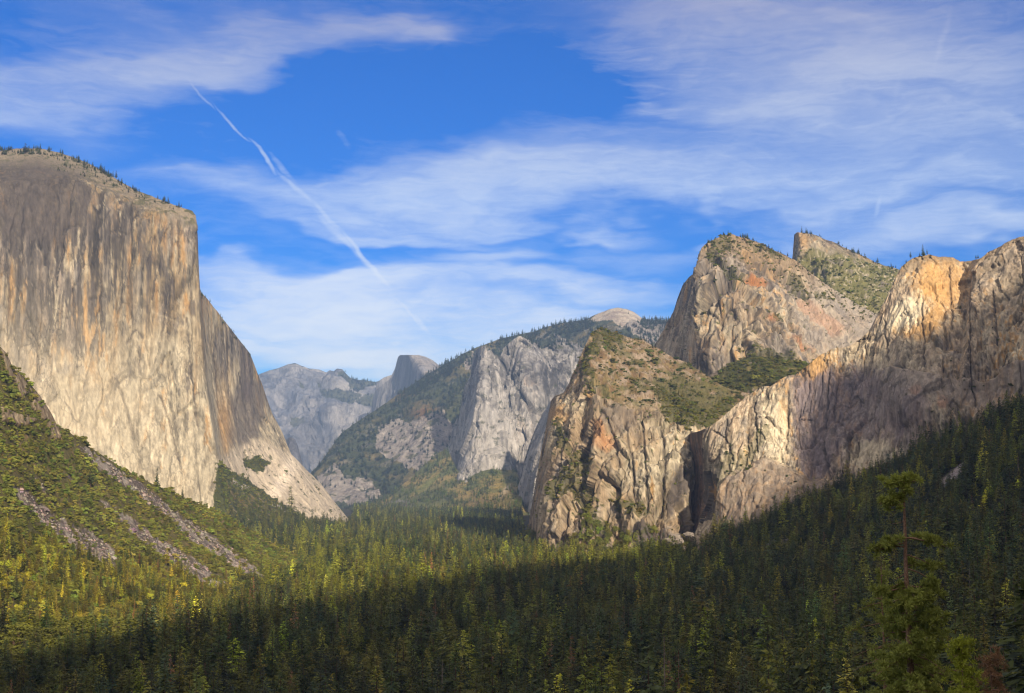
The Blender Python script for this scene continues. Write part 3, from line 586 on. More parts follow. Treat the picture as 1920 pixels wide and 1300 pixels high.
# ---- long forested ridge of the south rim, with its distant bald dome
def col_rim(P, I):
    U, V = I['U'], I['V']
    n = fbm(P, [230, 230, 160], 5, .6, 3)
    C = mixc(np.array([.045, .055, .025]) * np.ones(P.shape), np.array([.16, .125, .055]), sst(-.05, .45, n) * .75)
    C = mixc(C, np.array([.22, .205, .19]), sst(.16, .3, fbm(P, [110, 110, 110], 5, .65, 13)) * .8 * (.5 + .5 * sst(820, 900, U) ) )
    st = mixc(np.array([.18, .16, .155]) * np.ones(P.shape), np.array([.30, .275, .26]), .5 + 1.8 * fbm(P, [55, 55, 160], 5, .62, 6))
    st = mixc(st, VEG, sst(.16, .25, fbm(P, [120, 120, 50], 4, .6, 16)) * .8)
    u, v = wob(U, V, 7, 22, 5)
    cl = [[(712, 800), (740, 788), (770, 792), (800, 780), (835, 778), (848, 800), (845, 850), (830, 880), (790, 890), (745, 868), (705, 850)],
          [(600, 890), (625, 880), (650, 905), (690, 905), (715, 930), (700, 948), (650, 952), (620, 950), (600, 925)],
          [(880, 655), (900, 665), (895, 700), (870, 700)], [(1040, 625), (1075, 640), (1100, 660), (1090, 720), (1050, 720), (1040, 660)], [(1180, 600), (1260, 600), (1260, 660), (1210, 660), (1180, 630)]]
    m = np.zeros(U.shape)
    for p in cl: m = np.maximum(m, inpoly(u, v, p))
    C = mixc(C, st, m * .95)
    C = mixc(C, np.array([.20, .10, .035]), .7 * gm(U, V, 800, 775, 28, 12) * (fbm(P, 90, 3, .6, 2) > -.1))
    C = mixc(C, np.array([.055, .06, .025]), .75 * gm(U, V, 850, 760, 30, 22))
    dome = inpoly(u * .3 + U * .7, v * .3 + V * .7, [(1100, 605), (1112, 594), (1135, 580), (1158, 570), (1190, 582), (1210, 602), (1180, 606), (1165, 620), (1150, 603)])
    C = mixc(C, mixc(np.array([.27, .22, .19]) * np.ones(P.shape), np.array([.42, .38, .33]), .5 + 2 * fbm(P, [120, 120, 60], 4, .6, 3)), dome)
    return C
massif('rim', 'forested_ridge', [
    [(585, 885, 8200), (590, 925, 7900), (600, 975, 7500)],
    [(605, 868, 8300), (612, 915, 7900), (625, 975, 7400)],
    [(640, 812, 8600), (650, 880, 8050), (665, 975, 7300)],
    [(700, 770, 8800), (715, 860, 8100), (725, 975, 7200)],
    [(760, 728, 9000), (775, 830, 8100), (785, 975, 7100)],
    [(820, 692, 9000), (835, 800, 8200), (845, 975, 7150)],
    [(862, 666, 8900), (868, 780, 8350), (880, 975, 7400)],
    [(905, 645, 8900), (910, 780, 8500), (930, 975, 7700)],
    [(960, 630, 8900), (960, 760, 8500), (980, 975, 7900)],
    [(1040, 610, 8800), (1040, 720, 8200), (1060, 975, 7600)],
    [(1110, 595, 8700), (1110, 680, 7900), (1120, 975, 7300)],
    [(1155, 578, 8700), (1160, 640, 8000), (1170, 975, 7300)],
    [(1205, 598, 8700), (1215, 650, 7900), (1230, 975, 7300)],
    [(1300, 600, 8600), (1320, 660, 7900), (1330, 975, 7300)]],
    sky=[(585, 885), (598, 872), (620, 840), (640, 812), (670, 790), (700, 772), (740, 744), (762, 728), (800, 703), (840, 680), (866, 664), (905, 647), (940, 635), (975, 627), (1000, 622), (1020, 614), (1050, 607), (1075, 603), (1100, 599), (1115, 591), (1130, 585), (1143, 580), (1158, 577), (1175, 580), (1190, 586), (1206, 598), (1230, 600), (1300, 598)],
    step=1.5, disp=lambda P, I: ridged(P, [420, 420, 700], 4, .5, 3) * 90 * sst(0, .12, I['t']) + fbm(P, [90, 90, 120], 4, .6, 2) * 22, color=col_rim, mat=M_ROCKF, label="long dark forested ridge climbing to a bald dome on the skyline", skyrough=.9, cat='ridge', thick=.08)

# ---- pale spire wall (mid distance)
def col_spire(P, I):
    U, V = I['U'], I['V']; C = granite(P, 17, dseed=7, dsx=2.2, el=2.0, dark=.42, gold=.05, pale=.52, sx=2.2, base=np.array([.27, .255, .25]), fx=24, fz=300)
    low = sst(700, 840, V); g = C.mean(-1, keepdims=True); C = (C * .35 + g * .65 * np.array([.93, .94, 1.04])) * .92
    C = mixc(C, np.array([.44, .415, .385]), low * .4)
    C = mixc(C, VEG, (fbm(P, [60, 60, 30], 4, .6, 4) > .33 - .1 * low) * .7)
    C = mixc(C, np.array([.10, .095, .10]), sst(.15, .5, fbm(P, [36, 36, 400], 4, .6, 44) + .2 * sst(760, 660, V)) * .55)
    return C
massif('spire', 'granite_spire_wall', [
    [(826, 960, 7600), (832, 975, 7560), (836, 990, 7500)],
    [(838, 850, 7600), (836, 880, 7560), (840, 960, 7500)],
    [(862, 770, 7600), (852, 850, 7500), (844, 960, 7420)],
    [(882, 700, 7600), (870, 800, 7450), (848, 960, 7300)],
    [(893, 658, 7550), (893, 720, 7350), (846, 925, 6950)],
    [(903, 650, 7350), (902, 720, 7150), (866, 925, 6820)],
    [(916, 655, 7280), (918, 740, 7100), (900, 920, 6800)],
    [(934, 668, 7320), (940, 760, 7130), (935, 915, 6850)],
    [(952, 640, 7350), (960, 760, 7160), (960, 915, 6900)],
    [(976, 632, 7320), (990, 740, 7150), (990, 950, 6900)],
    [(1005, 640, 7360), (1015, 740, 7200), (1010, 960, 6900)],
    [(1030, 650, 7420), (1040, 740, 7260), (1040, 960, 6950)],
    [(1060, 640, 7450), (1070, 740, 7300), (1070, 960, 7000)],
    [(1120, 665, 7500), (1120, 740, 7350), (1120, 960, 7050)]],
    sky=[(826, 950), (838, 852), (850, 800), (862, 775), (872, 722), (882, 705), (886, 675), (893, 656), (900, 651), (910, 650), (914, 658), (920, 655), (927, 664), (938, 668), (946, 650), (956, 641), (966, 634), (975, 630), (986, 636), (996, 640), (1008, 644), (1020, 654), (1030, 648), (1045, 642), (1060, 640), (1075, 646), (1120, 665)],
    step=1.2, disp=rock_disp(60, 42, 16, 2.2, 7, 0, 2.0), color=col_spire, mat=M_ROCKF, label="pale grey spire-topped cliff in the middle distance", skyrough=2.2, thick=.05)
massif('ramp', 'granite_buttress', [
    [(965, 960, 6400), (968, 975, 6350), (972, 990, 6300)],
    [(975, 900, 6500), (972, 930, 6400), (973, 985, 6250)],
    [(1000, 815, 6550), (985, 880, 6400), (976, 980, 6200)],
    [(1020, 772, 6500), (1000, 850, 6300), (988, 980, 6050)],
    [(1036, 748, 6300), (1020, 850, 6100), (1005, 980, 5900)],
    [(1060, 738, 6200), (1050, 850, 6050), (1040, 980, 5850)],
    [(1120, 738, 6200), (1120, 850, 6050), (1100, 980, 5850)]],
    step=1.2, disp=rock_disp(30, 30, 12, 2.2, 7, 0, 2.0), color=col_spire, mat=M_ROCKF, label="steep pale buttress leaning behind the brown rock, its left side shaded", skyrough=1.5, thick=.05)

# ---- sunny brushy slope at their foot
def col_midslope(P, I):
    U, V = I['U'], I['V']; n = fbm(P, [160, 160, 90], 5, .6, 3)
    C = mixc(np.array([.11, .125, .04]) * np.ones(P.shape), np.array([.28, .215, .075]), sst(-.15, .3, n))
    C = mixc(C, np.array([.16, .17, .045]), sst(.45, .9, gm(U, V, 805, 905, 52, 7, 40)) * .9)
    C = mixc(C, np.array([.40, .34, .24]), sst(.55, .8, gm(U, V, 946, 922, 26, 7, 45) + .1 * n))
    C = mixc(C, np.array([.23, .16, .06]), .8 * gm(U, V, 900, 945, 70, 16, 12))
    C = mixc(C, np.array([.24, .22, .22]), (gm(U, V, 750, 945, 34, 10) + .5 * fbm(P, 40, 3, .6, 3) > .62) * .8)
    return C
massif('midslope', 'wooded_far_slope', [
    [(560, 975, 6900), (560, 985, 6600), (560, 1000, 5600)],
    [(640, 962, 7000), (640, 975, 6600), (640, 1000, 5600)],
    [(700, 945, 7150), (700, 965, 6700), (700, 1000, 5600)],
    [(760, 905, 7250), (765, 945, 6750), (765, 1000, 5600)],
    [(800, 868, 7350), (805, 930, 6750), (805, 1000, 5600)],
    [(835, 845, 7400), (840, 920, 6700), (840, 1000, 5600)],
    [(870, 895, 6850), (875, 940, 6450), (875, 1000, 5500)],
    [(920, 880, 6850), (925, 930, 6400), (925, 1000, 5450)],
    [(965, 882, 6850), (970, 930, 6300), (970, 1000, 5400)],
    [(985, 930, 6500), (990, 950, 6200), (990, 1000, 5400)],
    [(1040, 940, 6400), (1040, 960, 6100), (1040, 1000, 5400)]],
    step=1.5, disp=lambda P, I: fbm(P, 160, 4, .5, 4) * 26, color=col_midslope, mat=M_ROCKF, label="green and ochre wooded slope below the far cliffs", skyrough=1.5, cat='slope', thick=.02)

# ---- brown rock in the centre
VEG_L = [[(1108, 618), (1165, 618), (1175, 640), (1120, 660), (1108, 700), (1118, 730), (1100, 740), (1095, 680)],
         [(1228, 728), (1270, 742), (1330, 775), (1350, 750), (1400, 742), (1340, 800), (1290, 812), (1250, 790)],
         [(1075, 850), (1105, 845), (1125, 880), (1090, 905), (1130, 915), (1115, 940), (1060, 935), (1030, 945), (1035, 900), (1055, 880)],
         [(1070, 900), (1120, 915), (1125, 960), (1105, 985), (1080, 945)], [(1085, 940), (1110, 950), (1105, 990), (1090, 975)],
         [(1135, 900), (1150, 930), (1190, 945), (1220, 955), (1210, 968), (1150, 955)], [(1110, 975), (1140, 975), (1145, 1000), (1115, 1000)],
         [(1040, 790), (1060, 800), (1070, 840), (1050, 850)], [(1200, 1000), (1225, 990), (1230, 1000), (1205, 1010)]]
def top_l(U, V):   # the gently lying upper part
    return sst(-34, 30, np.interp(U, [1095, 1120, 1200, 1260, 1320, 1400], [700, 745, 775, 790, 812, 830]) - V)
def col_lower(P, I):
    U, V = I['U'], I['V']; u, v = wob(U, V, 22, 34, 9)
    C = granite(P, 21, dseed=13, dsx=0.9, el=1.7, dark=.54 - .30 * gm(U, V, 1240, 880, 70, 110), gold=.40, pale=.30 + .35 * gm(U, V, 1240, 860, 70, 110), sx=.95, base=np.array([.30, .23, .155]), fx=14, fz=420)
    n = fbm(P, 26, 5, .62, 6)
    T = mixc(np.array([.135, .090, .05]) * np.ones(P.shape), np.array([.20, .155, .075]), sst(-.2, .3, n)); T = mixc(T, np.array([.25, .20, .155]), sst(-.02, .12, fbm(P, 28, 5, .65, 9))) * (1 + .5 * fbm(P, 8, 3, .6, 2))[..., None]
    T = mixc(T, np.array([.085, .085, .03]), sst(.02, .25, fbm(P, 55, 4, .55, 19) + .5 * gm(U, V, 1290, 745, 90, 40)) * .8)
    tl = top_l(u, v); C = mixc(C, T, tl)
    C = mixc(C, GOLD * 1.1, .7 * sst(.5, .9, gm(U, V, 1048, 780, 30, 30) + gm(U, V, 1105, 740, 14, 30) + .4 * fbm(P, [14, 14, 50], 4, .6, 4)))
    C = mixc(C, np.array([.40, .2, .09]), .6 * sst(.5, .9, gm(U, V, 1135, 830, 30, 26) + gm(U, V, 1120, 800, 14, 18) + .4 * fbm(P, [20, 20, 40], 4, .6, 5)))
    C = mixc(C, np.array([.08, .07, .07]), .85 * sst(.35, .8, gm(U, V, 1210, 1010, 45, 30) + gm(U, V, 1265, 920, 16, 55, -10) + .5 * fbm(P, [16, 16, 50], 4, .6, 12)))
    C = mixc(C, np.array([.15, .13, .115]), .6 * sst(.3, .7, gm(U, V, 1160, 790, 60, 26, -30) + .5 * fbm(P, [20, 20, 90], 4, .6, 32)))
    C = mixc(C, DARK * .8, joints(U, V, J_LOWER, 2) * .8)
    C = veg(C, P, U, V, VEG_L, seed=7, amp=12, s=13, str_=.7)
    C = mixc(C, VEG * 1.1, (fbm(P, [17, 17, 13], 3, .6, 51) > .36) * .9)
    return C
massif('lower', 'brown_granite_peak', [
    [(985, 1060, 3350), (985, 1080, 3350), (985, 1090, 3340), (985, 1100, 3330)],
    [(995, 985, 3300), (993, 1010, 3280), (992, 1040, 3240), (992, 1075, 3200)],
    [(1010, 880, 3280), (1004, 930, 3200), (998, 990, 3120), (997, 1072, 3040)],
    [(1030, 770, 3250), (1022, 850, 3100), (1010, 950, 2960), (1006, 1070, 2860)],
    [(1044, 742, 3150), (1044, 820, 2960), (1036, 930, 2830), (1030, 1070, 2740)],
    [(1062, 726, 3130), (1068, 800, 2930), (1075, 930, 2800), (1075, 1070, 2690)],
    [(1082, 680, 3150), (1090, 770, 2930), (1105, 920, 2790), (1115, 1072, 2660)],
    [(1100, 640, 3200), (1108, 740, 2920), (1130, 900, 2760), (1150, 1072, 2640)],
    [(1120, 618, 3250), (1140, 750, 2900), (1165, 900, 2730), (1185, 1072, 2620)],
    [(1160, 620, 3330), (1180, 768, 2880), (1205, 900, 2710), (1220, 1070, 2600)],
    [(1215, 640, 3340), (1230, 782, 2850), (1248, 900, 2700), (1255, 1065, 2600)],
    [(1270, 672, 3300), (1268, 798, 2820), (1278, 900, 2720), (1285, 1055, 2640)],
    [(1330, 708, 3180), (1300, 812, 2800), (1300, 900, 2780), (1302, 1040, 2700)],
    [(1370, 730, 3120), (1335, 818, 2830), (1325, 900, 2830), (1320, 1030, 2740)],
    [(1440, 745, 3040), (1380, 830, 2850), (1350, 900, 2880), (1340, 1030, 2780)]],
    sky=[(985, 1060), (992, 985), (1000, 935), (1008, 895), (1018, 835), (1028, 775), (1033, 752), (1040, 743), (1056, 736), (1066, 722), (1072, 705), (1080, 690), (1088, 668), (1096, 650), (1104, 632), (1112, 622), (1122, 617), (1136, 617), (1150, 622), (1165, 628), (1185, 634), (1205, 637), (1222, 648), (1238, 655), (1262, 670), (1290, 682), (1315, 696), (1335, 712), (1370, 730), (1440, 745)],
    step=1.6, disp=lambda P, I: -8 * joints(I['U'], I['V'], J_LOWER, 2) + rock_disp(26, 17, 8, .9, 13, 0, 1.7)(P, I) * (1 - .35 * top_l(I['U'], I['V'])) + (fbm(P, 35, 4, .6, 44) * 22 + ridged(P, [50, 50, 22], 3, .6, 45) * 12) * top_l(I['U'], I['V']) - 26 * gm(I['U'], I['V'], 1316, 900, 14, 110), color=col_lower, label="blocky brown granite peak with brush on its top, in the centre right", skyrough=2.2, thick=.08)

# ---- wooded saddle behind it
def col_saddle(P, I):
    n = fbm(P, 40, 5, .6, 3); C = mixc(VEG * np.ones(P.shape), np.array([.17, .14, .06]), sst(.05, .4, n))
    return mixc(C, np.array([.16, .13, .12]), (fbm(P, 60, 4, .6, 9) > .22) * .8)
massif('saddle', 'wooded_saddle', [
    [(1280, 735, 3300), (1282, 760, 3250), (1285, 860, 3050)],
    [(1330, 704, 3260), (1332, 745, 3200), (1335, 860, 3000)],
    [(1370, 684, 3240), (1372, 730, 3160), (1375, 860, 2960)],
    [(1410, 668, 3230), (1412, 720, 3120), (1420, 860, 2930)],
    [(1460, 672, 3200), (1465, 715, 3080), (1470, 860, 2880)],
    [(1530, 684, 3160), (1540, 725, 3040), (1550, 860, 2850)],
    [(1600, 690, 3120), (1620, 730, 3000), (1640, 860, 2800)]],
    step=2, disp=lambda P, I: fbm(P, 80, 4, .5, 4) * 22, color=col_saddle, label="wooded hollow between the brown peak and the taller peak behind", cat='slope', thick=.04)

# ---- taller peak behind (right of centre)
VEG_M = [[(1320, 470), (1345, 445), (1370, 441), (1375, 470), (1350, 480), (1330, 500)], [(1400, 448), (1450, 468), (1480, 482), (1460, 490), (1420, 470), (1395, 460)],
         [(1340, 490), (1360, 500), (1400, 525), (1390, 535), (1360, 520)], [(1430, 585), (1465, 590), (1470, 610), (1450, 605)], [(1395, 655), (1430, 660), (1480, 670), (1490, 690), (1380, 700)],
         [(1470, 505), (1500, 530), (1560, 560), (1540, 565), (1500, 545), (1480, 530)]]
def col_middle(P, I):
    U, V = I['U'], I['V']; u, v = wob(U, V, 8, 26, 9)
    C = granite(P, 33, dseed=23, dsx=1.1, el=1.5, dark=.54, gold=.22 + .3 * gm(U, V, 1420, 520, 80, 40), pale=.42, sx=1.1, base=np.array([.27, .21, .15]), fx=18, fz=260)
    n = fbm(P, [26, 26, 18], 5, .62, 6)
    up = sst(60, 0, V - np.interp(U, [1310, 1370, 1450, 1500], [460, 450, 480, 500]) + 40 * n) * (U > 1312)
    C = mixc(C, np.array([.25, .185, .115]) * (1 + .6 * n)[..., None], up * .75)
    o = sst(.42, .8, gm(U, V, 1545, 600, 52, 13, -27) * 1.35 + gm(U, V, 1415, 530, 26, 15, -20) + .75 * gm(U, V, 1500, 645, 40, 22, -20) + .7 * gm(U, V, 1445, 600, 26, 16) + .7 * gm(U, V, 1510, 560, 30, 12, -30) + .55 * fbm(P, [40, 40, 30], 4, .6, 5))
    C = mixc(C, ORANGE * .92 * (1 + .5 * fbm(P, 14, 3, .6, 2))[..., None], o * .65)
    sl = sst(-.1, .5, gm(U, V, 1580, 610, 90, 60, -25)); C = mixc(C, C * .5 + np.array([.33, .30, .285]) * .5, sl)
    C = mixc(C, DARK * .8, joints(U, V, J_MID) * .8)
    C = veg(C, P, U, V, VEG_M, seed=9, amp=12, s=13, str_=.6)
    C = mixc(C, VEG * 1.15, (fbm(P, [17, 17, 13], 3, .6, 61) > .37) * .9)
    return C
massif('middle', 'tall_granite_peak', [
    [(1222, 690, 3900), (1225, 720, 3900), (1228, 760, 3880)],
    [(1238, 640, 3860), (1240, 690, 3820), (1245, 760, 3780)],
    [(1262, 585, 3800), (1262, 660, 3700), (1270, 765, 3620)],
    [(1282, 535, 3740), (1284, 640, 3600), (1290, 765, 3480)],
    [(1302, 512, 3640), (1302, 620, 3470), (1305, 765, 3360)],
    [(1312, 475, 3560), (1318, 600, 3400), (1322, 765, 3270)],
    [(1330, 455, 3600), (1345, 580, 3370), (1350, 765, 3240)],
    [(1370, 442, 3700), (1385, 560, 3380), (1390, 765, 3230)],
    [(1410, 450, 3740), (1430, 570, 3400), (1440, 765, 3230)],
    [(1450, 470, 3720), (1480, 590, 3420), (1495, 765, 3220)],
    [(1490, 490, 3700), (1530, 610, 3440), (1550, 765, 3220)],
    [(1560, 545, 3720), (1585, 630, 3500), (1600, 765, 3230)],
    [(1645, 592, 3760), (1660, 650, 3560), (1680, 765, 3260)],
    [(1720, 640, 3780), (1730, 680, 3600), (1750, 765, 3300)]],
    sky=[(1222, 690), (1234, 645), (1240, 628), (1250, 610), (1262, 588), (1270, 560), (1280, 535), (1292, 520), (1302, 512), (1307, 500), (1309, 478), (1316, 464), (1326, 456), (1340, 448), (1355, 442), (1372, 440), (1388, 444), (1405, 449), (1430, 458), (1450, 469), (1475, 480), (1495, 490), (1520, 512), (1560, 540), (1600, 566), (1645, 592), (1720, 640)],
    step=1.7, disp=lambda P, I: rock_disp(34, 22, 10, 1.1, 23, .15, 1.5)(P, I) - 9 * joints(I['U'], I['V'], J_MID), color=col_middle, label="tall granite peak with orange stains, on the skyline right of centre", skyrough=1.8, thick=.1)
def col_higher(P, I):
    U, V = I['U'], I['V']; n = fbm(P, [45, 45, 30], 5, .62, 6)
    C = granite(P, 43, dseed=29, dsx=1.1, el=0.6, dark=.45, gold=.25, pale=.35, sx=1.2, base=np.array([.27, .215, .16]), fx=20, fz=70) * .78
    vg = sst(-6, 12, V - np.interp(U, [1480, 1520, 1560, 1600, 1690], [492, 470, 466, 480, 502]) + 16 * n)
    C = mixc(C, np.array([.12, .12, .04]) * (1 + .5 * fbm(P, 16, 3, .6))[..., None], vg * .85)
    C = mixc(C, np.array([.34, .30, .24]), vg * (fbm(P, [22, 22, 14], 4, .6, 8) > .2) * .85)
    C = mixc(C, np.array([.17, .15, .14]), vg * sst(.1, .3, fbm(P, [70, 70, 40], 4, .6, 18)) * .8)
    C = mixc(C, GOLD * .9, .7 * gm(U, V, 1508, 455, 8, 22))
    return C
massif('higher', 'notched_peak', [
    [(1478, 500, 4700), (1480, 540, 4650), (1480, 640, 4400)],
    [(1487, 478, 4600), (1488, 510, 4550), (1490, 640, 4300)],
    [(1489, 440, 4520), (1490, 480, 4450), (1500, 640, 4200)],
    [(1500, 436, 4420), (1500, 480, 4330), (1515, 640, 4120)],
    [(1530, 440, 4440), (1532, 480, 4300), (1540, 640, 4020)],
    [(1580, 462, 4480), (1582, 500, 4280), (1590, 640, 3960)],
    [(1640, 490, 4520), (1642, 530, 4300), (1645, 640, 3960)],
    [(1690, 508, 4560), (1690, 545, 4340), (1695, 640, 4000)],
    [(1760, 530, 4560), (1760, 570, 4400), (1760, 650, 4100)]],
    sky=[(1478, 505), (1486, 482), (1488, 455), (1489, 440), (1494, 436), (1510, 437), (1530, 441), (1548, 449), (1565, 455), (1580, 463), (1600, 471), (1620, 481), (1640, 491), (1660, 498), (1690, 506), (1760, 530)],
    step=1.6, disp=rock_disp(30, 16, 8, 1.1, 29, 0, .6), color=col_higher, label="notched brushy peak poking up behind the tall peak", skyrough=1.4, thick=.06)

# ---- right-hand wall with the dry fall gully
def col_rwall(P, I):
    U, V = I['U'], I['V']; u, v = wob(U, V, 8, 26, 9)
    streak = fbm(P, [9, 9, 170], 5, .65, 3)
    gold = .35 + .55 * gm(U, V, 1750, 545, 90, 75) + .35 * gm(U, V, 1540, 700, 40, 50)
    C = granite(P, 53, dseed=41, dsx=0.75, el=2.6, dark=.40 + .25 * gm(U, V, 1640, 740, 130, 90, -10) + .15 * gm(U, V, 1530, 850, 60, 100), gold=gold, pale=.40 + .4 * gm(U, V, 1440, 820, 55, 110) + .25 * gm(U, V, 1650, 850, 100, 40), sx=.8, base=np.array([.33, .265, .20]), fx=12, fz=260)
    C = mixc(C, np.array([.165, .14, .16]) * (1 + .5 * streak)[..., None], .75 * sst(.35, .8, gm(U, V, 1640, 760, 150, 85, -8) + gm(U, V, 1530, 830, 45, 110) + .5 * fbm(P, [26, 26, 130], 4, .6, 5)))  # shadowed part of the wall painted purple-grey, shade put into the colour
    C = mixc(C, np.array([.11, .09, .075]), .6 * sst(.1, .5, streak + .15) * gm(U, V, 1760, 620, 110, 80))
    C = mixc(C, GOLD * 1.1, .75 * sst(.35, .8, gm(U, V, 1745, 560, 24, 80) + gm(U, V, 1790, 530, 34, 60) + gm(U, V, 1700, 610, 40, 30) + gm(U, V, 1530, 690, 22, 24) + .6 * fbm(P, [12, 12, 90], 4, .6, 15)))  # gold rock raised along the sunlit band, sunlight put into the colour
    C = mixc(C, PALE * 1.15, .8 * sst(.35, .8, gm(U, V, 1710, 585, 60, 26, 30) + gm(U, V, 1452, 820, 26, 100) + gm(U, V, 1640, 845, 50, 26) + gm(U, V, 1600, 620, 18, 20) + .6 * fbm(P, [10, 10, 70], 4, .6, 25)))
    C = mixc(C, np.array([.38, .20, .13]), .6 * sst(.5, .8, gm(U, V, 1770, 765, 13, 18) + gm(U, V, 1730, 745, 14, 12) + .3 * fbm(P, 20, 3, .6, 5)))
    C = C * 1.22; C = mixc(C, C * .4 + np.array([.36, .31, .26]) * .6, gm(U, V, 1870, 510, 60, 60) * .8)  # sunlit right end lightened in the colour
    l1 = fbm(P, [4, 4, 200], 4, .7, 91); l2 = fbm(P, [11, 11, 330], 4, .65, 92); C = C * (1 + .6 * l1 + .6 * l2)[..., None]
    C = mixc(C, DARK * 1.2, sst(.14, .34, l2 + .4 * fbm(P, [60, 60, 120], 3, .5, 93)) * .65)
    C = mixc(C, GOLD * 1.25, .65 * sst(.55, .95, gm(U, V, 1745, 545, 60, 90) + gm(U, V, 1470, 800, 14, 90) + .5 * l2)); C = mixc(C, PALE * 1.5, .8 * sst(.5, .9, 1.1 * gm(U, V, 1700, 590, 60, 36, 35) + .8 * gm(U, V, 1660, 860, 110, 22, 12) + gm(U, V, 1465, 830, 24, 90) + .7 * l2))  # gold and pale rock brightened again where sun strikes, painted in
    # pale shelf below a dark diagonal crack
    sh = V - np.interp(U, [1560, 1690, 1760, 1850, 1920], [690, 694, 715, 730, 700])
    C = mixc(C, np.array([.30, .26, .235]) * (1 + .4 * fbm(P, 14, 4, .6, 7))[..., None], sst(-2, 6, sh) * sst(70, 20, sh) * sst(1640, 1720, U) * .8)
    C = mixc(C, np.array([.05, .045, .04]), np.exp(-((sh + 3) / 3.0) ** 2) * sst(1650, 1700, U) * .7)
    C = mixc(C, DARK * .8, joints(U, V, J_RW) * .75)
    # gully of the dry fall: blackish and rust brown
    g = inpoly(u, v, [(1294, 812), (1318, 806), (1326, 840), (1322, 900), (1326, 960), (1305, 1000), (1285, 1010), (1284, 900)])
    C = mixc(C, mixc(np.array([.06, .045, .04]) * np.ones(P.shape), np.array([.19, .11, .075]), sst(-.1, .35, fbm(P, [7, 7, 60], 4, .65, 5))), g * .85)
    C = mixc(C, np.array([.05, .045, .045]), inpoly(u, v, [(1326, 880), (1350, 890), (1355, 930), (1335, 975), (1320, 985)]) * .85)
    C = mixc(C, GOLD, sst(.5, .9, gm(U, V, 1340, 920, 10, 22) + .8 * fbm(P, 7, 3, .7, 3)) * .8)
    C = mixc(C, np.array([.24, .20, .175]) * (1 + .5 * fbm(P, 12, 4, .65, 9))[..., None], sst(-8, 14, V - np.interp(U, [1330, 1380, 1440, 1500], [1000, 900, 860, 905])) * sst(1365, 1385, U) * .7)
    C = veg(C, P, U, V, [[(1350, 870), (1400, 850), (1440, 800), (1446, 815), (1420, 860), (1400, 900), (1375, 945), (1360, 940)]], col=VEG * 1.5, seed=12, amp=10, s=12, str_=.4)
    C = mixc(C, VEG, (fbm(P, [13, 13, 10], 3, .6, 71) > .46) * .8)
    cap = sst(26, 4, V - np.interp(U, [1685, 1740, 1790, 1840, 1900, 1925], [500, 478, 484, 484, 446, 442]) + 14 * fbm(P, 30, 3, .6, 4)) * (U > 1680)
    C = mixc(C, np.array([.20, .15, .10]), cap * .7)
    return C
def push(r):
    r = np.array(r, float); r[..., 2] += np.interp(r[..., 0], [1290, 1310, 1350, 1400, 1440, 1500, 1560, 1620, 1700, 1800, 1920, 2080], [20, 20, 60, 70, 90, 130, 140, 165, 150, 180, 240, 280]); return r
def disp_rw(P, I):
    U, V = I['U'], I['V']
    d = rock_disp(12, 7, 2.6, .75, 41, 0, 2.6)(P, I)
    d = d - 26 * gm(U, V, 1305, 900, 17, 110) - 22 * gm(U, V, 1338, 930, 12, 50)
    sh = V - np.interp(U, [1560, 1690, 1760, 1850, 1920], [690, 694, 715, 730, 700])
    d = d + 20 * sst(-2, 4, sh) * sst(1640, 1700, U) * sst(120, 60, sh)
    d = d + 14 * sst(1528, 1500, U) * sst(690, 720, V) + 26 * sst(-6, 6, (U - 1815) + .12 * (V - 600)) * sst(1790, 1800, U) * sst(760, 700, V)
    d = d + 30 * sst(-10, 25, V - np.interp(U, [1330, 1380, 1440, 1500], [1010, 900, 862, 905])) * sst(1360, 1390, U)
    d = d + ridged(P, [8, 8, 90], 3, .6, 3) * 3 - 5 * joints(U, V, J_RW)
    return d
